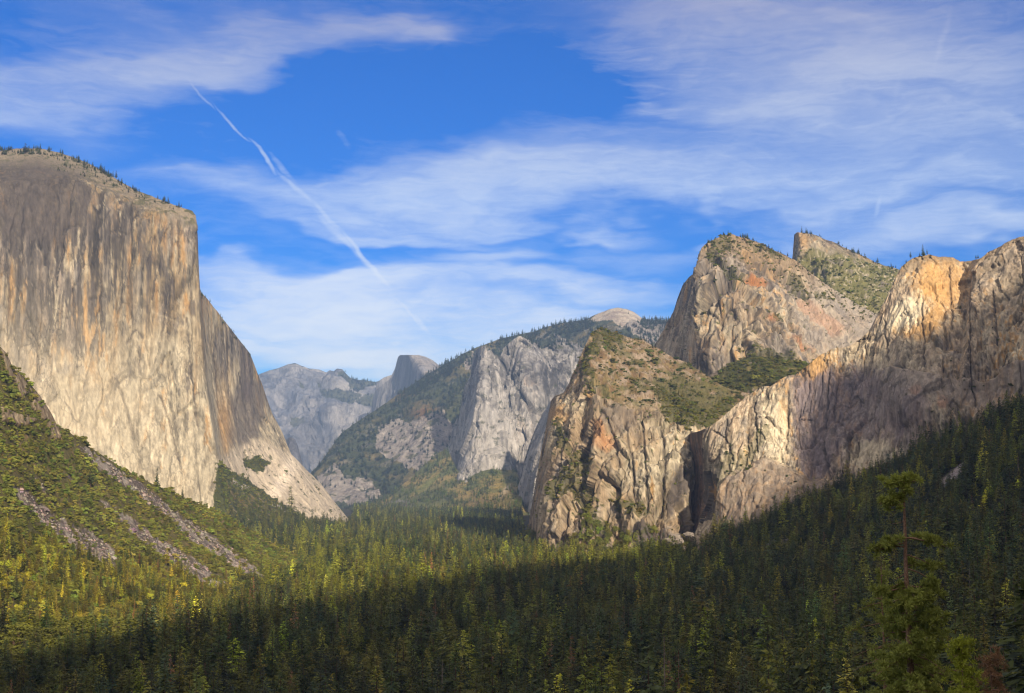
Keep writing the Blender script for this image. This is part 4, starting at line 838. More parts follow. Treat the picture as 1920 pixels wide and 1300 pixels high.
massif('rwall', 'streaked_granite_wall', push([
    [(1270, 860, 2900), (1270, 920, 2880), (1270, 1040, 2780)],
    [(1288, 822, 2760), (1288, 920, 2760), (1286, 1040, 2700)],
    [(1302, 812, 2700), (1305, 920, 2690), (1305, 1040, 2600)],
    [(1322, 806, 2620), (1328, 920, 2600), (1332, 1040, 2520)],
    [(1350, 788, 2560), (1355, 900, 2520), (1365, 1040, 2440)],
    [(1400, 745, 2540), (1405, 870, 2470), (1415, 1040, 2350)],
    [(1440, 726, 2500), (1450, 850, 2430), (1470, 1010, 2290)],
    [(1505, 694, 2440), (1508, 830, 2390), (1520, 980, 2270)],
    [(1560, 655, 2420), (1565, 790, 2350), (1575, 960, 2230)],
    [(1620, 628, 2380), (1625, 760, 2300), (1635, 940, 2180)],
    [(1660, 565, 2380), (1672, 720, 2260), (1685, 920, 2140)],
    [(1700, 494, 2400), (1722, 690, 2210), (1735, 900, 2100)],
    [(1745, 478, 2380), (1765, 680, 2180), (1780, 880, 2070)],
    [(1800, 488, 2340), (1815, 680, 2150), (1830, 860, 2040)],
    [(1850, 472, 2280), (1865, 670, 2110), (1875, 840, 2010)],
    [(1905, 446, 2220), (1920, 640, 2070), (1925, 820, 1970)],
    [(1980, 420, 2160), (1980, 620, 2020), (1980, 800, 1920)],
    [(2080, 400, 2080), (2080, 600, 1950), (2080, 780, 1860)]]),
    sky=[(1270, 860), (1284, 822), (1294, 812), (1312, 808), (1328, 802), (1345, 790), (1362, 776), (1380, 760), (1402, 742), (1425, 727), (1445, 724), (1470, 708), (1492, 702), (1510, 688), (1535, 668), (1558, 655), (1590, 650), (1612, 636), (1628, 622), (1645, 590), (1662, 558), (1675, 528), (1682, 515), (1690, 500), (1702, 490), (1718, 482), (1740, 477), (1760, 482), (1785, 483), (1800, 490), (1822, 490), (1840, 484), (1852, 474), (1872, 464), (1890, 453), (1905, 446), (1925, 442), (1980, 420), (2080, 400)],
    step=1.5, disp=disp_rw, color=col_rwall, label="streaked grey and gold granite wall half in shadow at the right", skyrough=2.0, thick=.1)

# ------------------------------------------------------------------ the ground: one sheet
GC = [(1230, 1040, 2600), (1100, 1052, 2700), (1000, 1045, 3000)]
pts = []
for (u, v, Y) in [(1350, 1000, 2500), (1450, 975, 2380), (1480, 955, 2370), (1600, 915, 2350), (1700, 868, 2310), (1840, 812, 2260), (1920, 775, 2220), (2080, 700, 2080),
                  (1300, 1030, 2600), (1350, 1030, 2350), (1450, 1020, 2150), (1600, 975, 2000), (1750, 920, 1880), (1920, 840, 1750), (2100, 760, 1600),
                  (1920, 1000, 1350), (1920, 1200, 850), (1700, 1040, 1700), (1700, 1200, 1000), (1500, 1110, 1500), (1920, 1310, 620), (1700, 1340, 640), (1900, 920, 1550), (1650, 1000, 1850),
                  (-10, 1230, 1040), (-10, 1160, 1100), (150, 1210, 1180), (300, 1195, 1330), (430, 1185, 1500), (540, 1160, 1650),
                  (600, 967, 5500), (800, 964, 6500), (950, 958, 7000), (430, 990, 3600), (560, 992, 4000), (650, 985, 4700)]:
    pts.append(tuple(W(u, v, Y)))
for (x, y, z) in [(0, 1100, 0), (0, 1300, 0), (-300, 1290, 3), (300, 1400, 2), (0, 1600, 0), (-150, 2000, 0), (150, 2100, 0), (0, 2700, 3), (300, 2600, 8), (-300, 2700, 5), (0, 3500, 8), (-300, 3500, 10), (200, 3500, 10), (0, 4500, 18), (-500, 4400, 22), (0, 6000, 30), (-1500, 6000, 60), (1500, 6000, 80),
                  (0, 900, 2), (250, 900, 8), (-300, 950, 6), (0, 700, 4), (-250, 600, 6), (250, 600, 16), (0, 450, 22), (-200, 350, 42), (200, 380, 44), (0, 250, 72), (-150, 170, 96), (60, 160, 104), (150, 260, 78), (0, 90, 126), (0, 0, 146.5), (60, 0, 150), (-60, 0, 144), (0, -120, 170), (0, -500, 260), (600, -200, 330), (-500, 0, 90), (-900, 400, 60), (-1500, 1000, 120), (900, 600, 250), (1300, 1500, 420), (1200, 300, 380), (400, 300, 70), (-3000, 3000, 100), (3000, 4000, 200), (-6000, 9000, 60), (0, 10000, 50), (6000, 9000, 80), (0, 22000, 0), (20000, 20000, 0), (-20000, 20000, 0), (-20000, -9000, 0), (20000, -9000, 0), (0, -9000, 100)]:
    pts.append((x, y, z))
pts = np.array(pts)
def _phi(a, b):
    d = np.hypot(a[:, None, 0] - b[None, :, 0], a[:, None, 1] - b[None, :, 1]); return np.sqrt(d * d + 60 ** 2)
_A = _phi(pts, pts) + np.eye(len(pts)) * 0
_n = len(pts); _M = np.zeros((_n + 1, _n + 1)); _M[:_n, :_n] = _A - np.eye(_n) * 25; _M[:_n, _n] = 1; _M[_n, :_n] = 1
_w = np.linalg.solve(_M, np.concatenate([pts[:, 2], [0]]))
def ground_z(x, y):
    sh = np.shape(x); q = np.stack([np.ravel(x), np.ravel(y)], -1); o = np.empty(len(q))
    for i in range(0, len(q), 60000): o[i:i + 60000] = _phi(q[i:i + 60000], pts) @ _w[:-1] + _w[-1]
    o = o.reshape(sh); Q = np.stack([x, y, 0 * x], -1)
    return np.maximum(o, -15) + fbm(Q, 140, 3, .5, 2) * np.clip((np.hypot(x, y) - 150) / 700, 0, 1) * 7
def axis(lo, a, b, hi, st, far):
    return np.concatenate([-np.geomspace(-lo, -a, far)[:-1] if a < 0 else np.linspace(lo, a, far)[:-1], np.arange(a, b, st), np.geomspace(b, hi, far)])
gx = axis(-11500, -1300, 1300, 11500, 13, 18); gy = np.concatenate([np.linspace(-4000, -400, 14)[:-1], np.arange(-400, 4000, 13), np.geomspace(4000, 18800, 50)])
X, Yg = np.meshgrid(gx, gy); Z = ground_z(X, Yg); G = np.stack([X, Yg, Z], -1)
GU, GV = PX(G); nG = fbm(G, 35, 4, .6, 3)
GCOL = mixc(np.array([.035, .032, .016]) * np.ones(G.shape), np.array([.075, .06, .03]), sst(0, .4, nG))
RS = [[(1745, 912), (1760, 898), (1775, 885), (1795, 872), (1815, 862), (1818, 885), (1800, 905), (1780, 918), (1755, 920)], [(1425, 1030), (1445, 1012), (1490, 1008), (1480, 1028), (1440, 1040)], [(1730, 890), (1738, 880), (1742, 900), (1735, 915)]]
_m = np.zeros(GU.shape); _u, _v = wob(GU, GV, 5, 14, 3)
for p in RS: _m = np.maximum(_m, inpoly(_u, _v, p) * (Yg > 1200))
GCOL = mixc(GCOL, np.array([.15, .115, .10]) * (1 + .9 * fbm(G, 12, 3, .7, 4))[..., None], inpoly(_u, _v, [(1215, 1005), (1290, 980), (1350, 970), (1345, 1015), (1310, 1055), (1230, 1058)]) * (Yg > 2000) * .9)
GCOL = mixc(GCOL, np.array([.26, .235, .25]) * (1 + .9 * fbm(G, 14, 3, .7, 3))[..., None], _m)
idx = np.arange(G.shape[0] * G.shape[1]).reshape(G.shape[:2])
q = np.stack([idx[:-1, :-1], idx[:-1, 1:], idx[1:, 1:], idx[1:, :-1]], -1).reshape(-1, 4)
me = mesh_np('ground', G.reshape(-1, 3), q, [M_GROUND], {'col': ('FLOAT_COLOR', np.concatenate([GCOL.reshape(-1, 3), np.ones((GCOL.size // 3, 1))], 1))}, smooth=True)
tag(link('ground', me), 'dark forest floor of the valley and its side slopes', None, None, 'structure')

# ------------------------------------------------------------------ unseen ridge behind the viewpoint, crest shaped to cast the near valley's evening shadow
def sun_plane(u, v, Y, yp=-700.0):
    p = W(u, v, Y); s = (yp - p[1]) / S[1]; return p[0] + S[0] * s, p[2] + S[2] * s
SH = [(-40, 1296, 1030), (120, 1262, 1120), (250, 1230, 1220), (420, 1196, 1400), (620, 1140, 1690), (740, 1120, 1850), (870, 1098, 2060), (1000, 1080, 2320), (1150, 1074, 2420), (1225, 1060, 2480), (1340, 1006, 2490), (1450, 935, 2410), (1495, 900, 2440)]
SH2 = [(1508, 800, 2520), (1528, 725, 2560), (1610, 680, 2530), (1700, 655, 2460), (1780, 612, 2460), (1850, 580, 2450), (1930, 556, 2440)]
crest = [sun_plane(*a) for a in SH]; crest2 = [sun_plane(*a) for a in SH2]
print('CREST', [(round(float(a)), round(float(b))) for a, b in crest], [(round(float(a)), round(float(b))) for a, b in crest2])
cx = [c[0] for c in crest] + [c[0] for c in crest2]; cz = [c[1] for c in crest] + [c[1] for c in crest2]
for k in range(1, len(cx)): cx[k] = max(cx[k], cx[k - 1] + 6)
cx = [-1500, -300, cx[0] - 120] + cx + [cx[-1] + 300, cx[-1] + 1500, cx[-1] + 4000]; cz = [200, 330, cz[0] - 40] + cz + [cz[-1] + 60, cz[-1] + 40, cz[-1] - 200]
xs = np.arange(-1500, cx[-1], 22.0); cr_z = np.interp(xs, cx, cz)
cr_z = cr_z + fbm(np.stack([xs, xs * 0, xs * 0], -1), 90, 4, .6, 4) * 16
rows = []
for dy, k in ((560, 0), (380, .3), (180, .68), (60, .92), (0, 1), (-120, .93), (-500, .6), (-1200, .1), (-1600, 0)):
    base = ground_z(xs, np.full_like(xs, -700.0 + dy)) - 25
    rows.append(np.stack([xs, np.full_like(xs, -700.0 + dy), base + (np.maximum(cr_z, base) - base) * k], -1))
G2 = np.stack(rows); idx = np.arange(G2.shape[0] * G2.shape[1]).reshape(G2.shape[:2])
q = np.stack([idx[:-1, :-1], idx[1:, :-1], idx[1:, 1:], idx[:-1, 1:]], -1).reshape(-1, 4)
c2 = mixc(VEG * np.ones(G2.shape), GREY, sst(0, .3, fbm(G2, 120, 4, .6, 2)))
me = mesh_np('shadow_ridge', G2.reshape(-1, 3), q, [M_ROCKF], {'col': ('FLOAT_COLOR', np.concatenate([c2.reshape(-1, 3), np.ones((c2.size // 3, 1))], 1))})
tag(link('shadow_ridge', me), 'unseen ridge behind the viewpoint, shaped to shade the near valley', None, None, 'structure')
#@@TREES@@
# ------------------------------------------------------------------ tree prototypes (height 1, grown from many leaf sprays)
def quads(c, n, s, asp, rg, tip=.35):
    """leaf sprays: tapered quads centred c, normal n, size s"""
    n = n / np.linalg.norm(n, axis=1)[:, None]; r = rg.normal(size=c.shape); a = np.cross(n, r); a /= np.linalg.norm(a, axis=1)[:, None]; b = np.cross(n, a)
    s = s[:, None]; a = a * s; b = b * s * asp
    V = np.stack([c - a * .5 - b * .5, c + a * .5 - b * .5 * tip, c + a * .5 + b * .5 * tip, c - a * .5 + b * .5], 1)
    return V.reshape(-1, 3)
def quads_dir(c, d, n, s, asp, tip=.3):
    d = d / np.linalg.norm(d, axis=1)[:, None]; b = np.cross(n, d); b /= np.linalg.norm(b, axis=1)[:, None] + 1e-9
    s = s[:, None]; a = d * s; b = b * s * asp
    return np.stack([c - a * .4 - b * .5, c + a * .6 - b * .5 * tip, c + a * .6 + b * .5 * tip, c - a * .4 + b * .5], 1).reshape(-1, 3)
def tube(path, rad, n=6):
    path = np.asarray(path, float); rad = np.asarray(rad, float); d = np.gradient(path, axis=0); d /= np.linalg.norm(d, axis=1)[:, None] + 1e-9
    ref = np.array([0, 0, 1.0]) if abs(d[0, 2]) < .8 else np.array([1.0, 0, 0])
    a = np.cross(d, ref); a /= np.linalg.norm(a, axis=1)[:, None] + 1e-9; b = np.cross(d, a); th = np.arange(n) * 2 * math.pi / n
    V = path[:, None] + rad[:, None, None] * (a[:, None] * np.cos(th)[None, :, None] + b[:, None] * np.sin(th)[None, :, None])
    k = len(path); i = np.arange(k - 1)[:, None] * n; j = np.arange(n)[None]; j2 = (j + 1) % n
    Fq = np.stack([i + j, i + j2, i + n + j2, i + n + j], -1).reshape(-1, 4)
    return V.reshape(-1, 3), Fq
def join(parts):
    Vs, Fs, o = [], [], 0
    for V, Fq in parts: Vs.append(V); Fs.append(Fq + o); o += len(V)
    return np.concatenate(Vs), np.concatenate(Fs)
def conifer(seed, Rr=.13, lev=26, bare=.08, droop=.35, size=.05, power=.8, gaps=.1, seg=5, nb=(5, 9)):
    rg = np.random.default_rng(seed); C, Dn, Nn, Sz = [], [], [], []
    lean = rg.normal(size=2) * .01; prof = 1 + .18 * np.sin(np.linspace(0, 9, lev) + rg.uniform(0, 6)) * rg.uniform(.3, 1)
    for k in range(lev):
        t = (k + rg.uniform(-.3, .3)) / lev; z = bare + (1 - bare) * t; r = Rr * max(1 - t, .02) ** power * prof[k] * min(1, .55 + t * 6)
        for b in range(int(nb[0] + (nb[1] - nb[0]) * (1 - t))):
            if rg.random() < gaps: continue
            an = rg.uniform(0, 2 * math.pi); rr = r * rg.uniform(.65, 1.2); dr = np.array([math.cos(an), math.sin(an), 0]); m = max(2, int(seg * (.4 + .6 * (1 - t))))
            for j in range(m):
                f = (j + 1.0) / m; p = dr * rr * f + np.array([0, 0, z - droop * rr * f ** 1.3 + .10 * rr * f ** 4 + rg.normal() * .004])
                C.append(p + rg.normal(size=3) * size * .15); Dn.append(dr + rg.normal(size=3) * .55 + np.array([0, 0, -.25])); Nn.append(dr * .7 + np.array([0, 0, .75]) + rg.normal(size=3) * .28); Sz.append(size * rg.uniform(.7, 1.25) * (.45 + .75 * (1 - t)))
    for k in range(6): C.append(np.array([0, 0, .985 - .008 * k])); Dn.append(np.array([rg.normal() * .3, rg.normal() * .3, 1.])); Nn.append(rg.normal(size=3)); Sz.append(size * .5)
    C = np.array(C); C[:, :2] += lean * C[:, 2:] ** 2
    V = quads_dir(C, np.array(Dn), np.array(Nn), np.array(Sz), .62); return V, np.arange(len(V)).reshape(-1, 4)
def trunk(h=.97, r=.011, n=6):
    z = np.linspace(-.03, h, 7); return tube(np.stack([0 * z, 0 * z, z], -1), r * (1 - .93 * (z / h).clip(0, 1)), n)
def snag(seed):
    rg = np.random.default_rng(seed); P = [trunk(.98, .012)]
    for k in range(26):
        z = rg.uniform(.25, .93); an = rg.uniform(0, 6.28); l = .09 * (1.05 - z) ** .6 * rg.uniform(.4, 1.1); d = np.array([math.cos(an), math.sin(an), rg.uniform(-.3, .2)])
        P.append(tube([[0, 0, z], d * l * .5 + [0, 0, z], d * l + [0, 0, z - l * .12]], [.0028, .002, .0008], 3))
    return join(P)
def lobed(seed, wide=.55, zc=.62, zr=.38, nl=14, nq=900, size=.05, low=.0):
    rg = np.random.default_rng(seed); C, Nn = [], []
    for k in range(nl):
        an = rg.uniform(0, 6.28); rr = rg.uniform(.2, .72) * wide; zz = zc + rg.uniform(-.6, .62) * zr; k_ = rg.uniform(.16, .27) * (wide + .25)
        c = np.array([math.cos(an) * rr, math.sin(an) * rr, zz]); m = nq // nl
        d = rg.normal(size=(m, 3)); d /= np.linalg.norm(d, axis=1)[:, None]; d[:, 2] = np.where(d[:, 2] < -.35, -d[:, 2], d[:, 2])
        C.append(c + d * k_ * rg.uniform(.72, 1.08, (m, 1)) * [1, 1, .8]); Nn.append(d + rg.normal(size=(m, 3)) * .5)
    C = np.concatenate(C); Nn = np.concatenate(Nn); C[:, 2] = np.maximum(C[:, 2], low)
    V = quads(C, Nn, size * rg.uniform(.6, 1.3, len(C)), .8, rg, .6); return V, np.arange(len(V)).reshape(-1, 4)
def oak_wood(seed):
    rg = np.random.default_rng(seed); P = [tube([[0, 0, -.03], [.01, 0, .2], [0, .02, .45], [.02, 0, .7]], [.035, .028, .02, .008], 6)]
    for k in range(7):
        an = k * .9 + rg.uniform(-.3, .3); z = rg.uniform(.2, .5); l = rg.uniform(.2, .34); P.append(tube([[0, 0, z], [math.cos(an) * l * .5, math.sin(an) * l * .5, z + l * .5], [math.cos(an) * l, math.sin(an) * l, z + l * .8]], [.014, .009, .003], 4))
    return join(P)
def proto_mesh(name, leaf, wood, leafmat, woodmat=None):
    parts = [leaf] + ([wood] if wood is not None else []); V, Fq = join(parts)
    mi = np.concatenate([np.zeros(len(leaf[1])), np.ones(len(Fq) - len(leaf[1]))]); return mesh_np(name, V, Fq, [leafmat, woodmat or M_BARK], mi=mi)
FIR = [conifer(s, Rr=r, lev=l, bare=b, droop=d, size=z, power=p, gaps=g) for s, r, l, b, d, z, p, g in
       [(1, .135, 30, .06, .35, .052, .66, .10), (2, .115, 32, .10, .45, .048, .60, .15), (3, .150, 28, .05, .30, .056, .72, .12), (4, .095, 32, .12, .50, .044, .55, .2), (5, .125, 26, .22, .15, .055, .5, .32), (6, .140, 24, .30, .05, .062, .45, .38)]]
DEADC = [conifer(11, Rr=.10, lev=26, bare=.12, droop=.5, size=.034, power=.8, gaps=.3), conifer(12, Rr=.12, lev=28, bare=.08, droop=.45, size=.036, power=.75, gaps=.25)]
OAK = [lobed(21), lobed(22, .5, .6, .36), lobed(23, .42, .58, .42, 12, 800)]
SHR = [lobed(31, .50, .38, .38, 8, 260, .15, -.05), lobed(32, .55, .32, .32, 7, 260, .15, -.05), lobed(33, .42, .42, .45, 9, 280, .14, -.05)]
SNG = [snag(41), snag(42)]
protos = bpy.data.collections.new('tree_kinds')
def add_proto(name, me): o = bpy.data.objects.new(name, me); protos.objects.link(o); return o
PM = [proto_mesh('conifer_%d' % i, f, trunk(), M_LEAF) for i, f in enumerate(FIR)]
PM += [proto_mesh('brown_conifer_%d' % i, f, trunk(), M_LEAF) for i, f in enumerate(DEADC)]
PM += [proto_mesh('broadleaf_%d' % i, f, oak_wood(50 + i), M_LEAF) for i, f in enumerate(OAK)]
PM += [proto_mesh('shrub_%d' % i, f, None, M_LEAF) for i, f in enumerate(SHR)]
PM += [mesh_np('snag_%d' % i, s[0], s[1], [M_SNAG]) for i, s in enumerate(SNG)]
for i, m_ in enumerate(PM): add_proto('k%02d' % i, m_)
K_FIR, K_DEAD, K_OAK, K_SHR, K_SNG = range(0, 6), range(6, 8), range(8, 11), range(11, 14), range(14, 16)

def rock_proto(seed):
    import bmesh; rg = np.random.default_rng(seed); bm = bmesh.new(); bmesh.ops.create_icosphere(bm, subdivisions=2, radius=.5); co = np.array([v.co[:] for v in bm.verts]); r_, e_, f_ = voro(co, .35, seed)
    co = co * (1 + .3 * r_ + .5 * e_ + rg.normal(0, .06, len(co)))[:, None] * [1.2, 1, .8]
    for v, c in zip(bm.verts, co): v.co = c
    me = bpy.data.meshes.new('block'); bm.to_mesh(me); bm.free(); me.materials.append(M_STONE); return me
M_STONE = leaf_material('scree_stone', (1, 1, 1), .1, .95, 0)
for i in range(3): add_proto('k%02d' % (16 + i), rock_proto(60 + i))
K_ROCK = range(16, 19)
def scatter(name, P, H, Wd, kind, tint, label, cat=None):
    """one 'stuff' object: points that grow copies of the tree kinds"""
    n = len(P); me = bpy.data.meshes.new(name); me.vertices.add(n); me.vertices.foreach_set('co', np.asarray(P, np.float32).ravel())
    sc_ = np.stack([H * Wd, H * Wd, H], -1); rot = np.stack([rng.normal(0, .025, n), rng.normal(0, .025, n), rng.uniform(0, 6.28, n)], -1)
    for an, ty, dt, f in (('scl', 'FLOAT_VECTOR', sc_, 'vector'), ('rot', 'FLOAT_VECTOR', rot, 'vector'), ('tint', 'FLOAT_VECTOR', tint, 'vector')):
        a = me.attributes.new(an, ty, 'POINT'); a.data.foreach_set(f, np.asarray(dt, np.float32).ravel())
    a = me.attributes.new('kind', 'INT', 'POINT'); a.data.foreach_set('value', np.asarray(kind, np.int32))
    o = link(name, me); ng = bpy.data.node_groups.new(name, 'GeometryNodeTree')
    ng.interface.new_socket('Geometry', in_out='INPUT', socket_type='NodeSocketGeometry'); ng.interface.new_socket('Geometry', in_out='OUTPUT', socket_type='NodeSocketGeometry')
    N = ng.nodes; L = ng.links; gi = N.new('NodeGroupInput'); go = N.new('NodeGroupOutput'); ip = N.new('GeometryNodeInstanceOnPoints')
    ci = N.new('GeometryNodeCollectionInfo'); ci.inputs['Collection'].default_value = protos; ci.inputs['Separate Children'].default_value = True; ci.inputs['Reset Children'].default_value = True
    ip.inputs['Pick Instance'].default_value = True
    def na(nm, ty):
        x = N.new('GeometryNodeInputNamedAttribute'); x.data_type = ty; x.inputs['Name'].default_value = nm; return x.outputs['Attribute']
    L.new(gi.outputs[0], ip.inputs['Points']); L.new(ci.outputs[0], ip.inputs['Instance']); L.new(na('kind', 'INT'), ip.inputs['Instance Index'])
    e = N.new('FunctionNodeEulerToRotation'); L.new(na('rot', 'FLOAT_VECTOR'), e.inputs[0]); L.new(e.outputs[0], ip.inputs['Rotation']); L.new(na('scl', 'FLOAT_VECTOR'), ip.inputs['Scale'])
    L.new(ip.outputs[0], go.inputs[0]); md = o.modifiers.new('grow', 'NODES'); md.node_group = ng
    tag(o, label, cat, None, 'stuff'); return o

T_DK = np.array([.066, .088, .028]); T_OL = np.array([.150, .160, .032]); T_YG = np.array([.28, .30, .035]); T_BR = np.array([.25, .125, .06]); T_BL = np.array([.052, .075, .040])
T_CH = np.array([.170, .178, .036]); T_OK = np.array([.125, .135, .024]); T_AU = np.array([.20, .15, .03])
def tints(n, mixw, P=None):
    base = [T_DK, T_OL, T_YG, T_BR, T_BL]; ch = rng.choice(5, n, p=np.array(mixw) / sum(mixw)); t = np.array(base)[ch] * np.exp(rng.normal(0, .38, (n, 1)))
    return t * (1 + rng.normal(0, .07, (n, 3))), ch

# ---- trees on the ground sheet
def jitter_grid(x0, x1, y0, y1, st):
    xs_ = np.arange(x0, x1, st); ys_ = np.arange(y0, y1, st); a, b = np.meshgrid(xs_, ys_); a = a.ravel() + rng.uniform(-.48, .48, a.size) * st; b = b.ravel() + rng.uniform(-.48, .48, b.size) * st
    return a, b
TP, TH = [], []
for (y0, y1, st) in ((420, 1500, 10.8), (1500, 2900, 11), (2900, 4600, 13), (4600, 7300, 16)):
    a, b = jitter_grid(-2400, 2400, y0, y1, st); k = np.abs(a) < b * .44 + 60; a, b = a[k], b[k]; z = ground_z(a, b)
    TP.append(np.stack([a, b, z], -1)); TH.append(np.full(len(a), 1.0))
TP = np.concatenate(TP)
# leave out what stands behind or inside the masses: compare with the massif surfaces, as seen in plan
def plan_front(keys, bins=6):
    t = {}
    for k_ in keys:
        P = MASS[k_]['P'].reshape(-1, 3)
        az = np.round(P[:, 0] / P[:, 1] * 600).astype(int)
        zz = ground_z(P[::7, 0], P[::7, 1]); q = P[::7]; az = az[::7]; on = np.abs(q[:, 2] - zz) < 45
        for a_, y_ in zip(az[on], q[on, 1]): t[a_] = min(t.get(a_, 1e9), y_)
    return t
def front_of(keys, P, margin=0):
    t = plan_front(keys); az = np.round(P[:, 0] / P[:, 1] * 600).astype(int); f = np.array([min(t.get(a_ + d_, 1e9) for d_ in (-1, 0, 1)) for a_ in range(az.min(), az.max() + 1)])
    return P[:, 1] < f[az - az.min()] + margin
ok = front_of(['lower', 'rwall'], TP, -5) & front_of(['bigwall', 'talus_left'], TP, 0) & front_of(['spire', 'ramp'], TP, 0)
TP = TP[ok]; tu, tv = PX(TP)
gl = (fbm(TP, 120, 3, .6, 7) > .34) & (TP[:, 1] > 900)           # small clearings
sc_m = inpoly(tu, tv, [(1222, 1008), (1290, 985), (1350, 975), (1345, 1010), (1310, 1050), (1235, 1052)]) & (TP[:, 1] > 2000)
for p in RS: sc_m |= inpoly(tu, tv - 4, p) & (TP[:, 1] > 1200)
pine_zone = (np.hypot(TP[:, 0] - 60, TP[:, 1] - 170) < 260) & (TP[:, 1] < 440)
vis = (tv < 1560) & (tu > -120) & (tu < 2040)
keep = ~sc_m & ~pine_zone & vis & ~(gl & (rng.random(len(TP)) < .6))
# the chaparral slope lies above the ground sheet on the left
CH = MASS['chaparral']
def over_slope(P):
    q = CH['P'].reshape(-1, 3); k = (np.round(q[:, 0] / 12).astype(int)) * 100000 + np.round(q[:, 1] / 12).astype(int)
    d = {}
    for a_, z_ in zip(k[::2], q[::2, 2]): d[a_] = z_
    kk = (np.round(P[:, 0] / 12).astype(int)) * 100000 + np.round(P[:, 1] / 12).astype(int)
    return np.array([d.get(a_, -1e9) for a_ in kk])
zs = over_slope(TP); keep &= ~(zs > TP[:, 2] + 1.5)
TP = TP[keep]; tu, tv = PX(TP); n = len(TP)
wv = fbm(TP, 260, 3, .5, 12)
t, ch = tints(n, (.46, .33, .06, .013, .14)); oakm = (rng.random(n) < .05 + .4 * (tu < 330) * (tv < 1260) + .25 * sst(.1, .4, fbm(TP, 160, 3, .5, 22)))
yg = (rng.random(n) < .18 * sst(.15, .35, fbm(TP, 200, 3, .5, 32)) + .45 * (gm(tu, tv, 1150, 1065, 150, 28) + gm(tu, tv, 330, 1110, 330, 60) + gm(tu, tv, 640, 1080, 110, 50)) * (rng.random(n) < .95)); t[yg] = T_YG * rng.uniform(.6, 1.15, (yg.sum(), 1))  # yellow-green gathered along the sunlit valley band, sunlight put into the tree tint
t[oakm] = (T_OK if True else 0) * rng.uniform(.6, 1.2, (oakm.sum(), 1))
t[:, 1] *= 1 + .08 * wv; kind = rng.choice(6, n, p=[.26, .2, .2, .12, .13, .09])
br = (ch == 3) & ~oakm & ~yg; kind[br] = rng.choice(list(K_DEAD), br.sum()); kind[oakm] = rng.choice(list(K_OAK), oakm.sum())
sn = rng.random(n) < .008; kind[sn] = rng.choice(list(K_SNG), sn.sum())
H = rng.gamma(9, 1 / 9, n) * 28 * (1 + .25 * wv); H = np.clip(H, 11, 58); H[oakm] *= .55; H = np.where(tu < 260, H * .85, H)
Wd = rng.uniform(1.3, 2.15, n) * (30 / np.maximum(H, 18)) ** .45 * 1.0
# the 300 conifers that stand largest in the picture are things of their own
vz = PX(TP + np.stack([0 * H, 0 * H, H], -1))[1]; hpx = H / TP[:, 1] * F; inframe = (tu > 10) & (tu < 1910) & (vz < 1285) & (vz > 600)
blk = np.zeros(n); order = np.argsort(-np.where(inframe & ~oakm & ~sn & ~br, hpx, 0)); IND = order[:300]
order = np.argsort(-np.where(inframe & oakm & ~sn, hpx, 0)); INDO = order[:40]
order = np.argsort(-np.where(inframe & br & (hpx > 22), hpx, 0)); INDB = order[:26]
order = np.argsort(-np.where(inframe & sn & (hpx > 30), hpx, 0)); INDS = order[:12]
used = np.zeros(n, bool); used[IND] = True; used[INDO] = True; used[INDB] = True; used[INDS] = True
SHARED = {}
def parts_mesh(kind_):
    if kind_ in SHARED: return SHARED[kind_]
    if kind_ in K_FIR: r_ = (mesh_np('crown', *FIR[kind_], [M_LEAF]), mesh_np('trunk', *trunk(), [M_BARK]))
    elif kind_ in K_DEAD: r_ = (mesh_np('crown', *DEADC[kind_ - 6], [M_LEAF]), mesh_np('trunk', *trunk(), [M_SNAG]))
    elif kind_ in K_OAK: r_ = (mesh_np('crown', *OAK[kind_ - 8], [M_LEAF]), mesh_np('trunk', *oak_wood(50 + kind_ - 8), [M_BARK]))
    else: r_ = (None, mesh_np('trunk', *SNG[kind_ - 14], [M_SNAG]))
    SHARED[kind_] = r_; return r_
def plant(name, P_, H_, W_, kind_, tint_, label, cat, group=None, rz=None):
    cr_, tr_ = parts_mesh(int(kind_))
    sc3 = (H_ * W_, H_ * W_, H_); rot = (0, 0, rng.uniform(0, 6.28) if rz is None else rz)
    if cr_ is None:
        o = link(name, tr_); o.location = P_; o.scale = sc3; o.rotation_euler = rot; tag(o, label, cat, group); return o
    o = bpy.data.objects.new(name, None); sc.collection.objects.link(o); o.location = P_; o.scale = sc3; o.rotation_euler = rot; o.empty_display_size = .1
    tag(o, label, cat, group)
    c_ = link('crown', cr_, o); c_['tint'] = [float(q) for q in tint_]; link('trunk', tr_, o); return o
shade_v = lambda u: np.interp(u, [0, 250, 620, 870, 1150, 1500, 1920], [1290, 1232, 1140, 1082, 1038, 930, 760])
def where(u, v):
    side = 'at the far left' if u < 330 else 'left of centre' if u < 800 else 'in the middle' if u < 1150 else 'right of centre' if u < 1550 else 'near the tall pine'
    return side
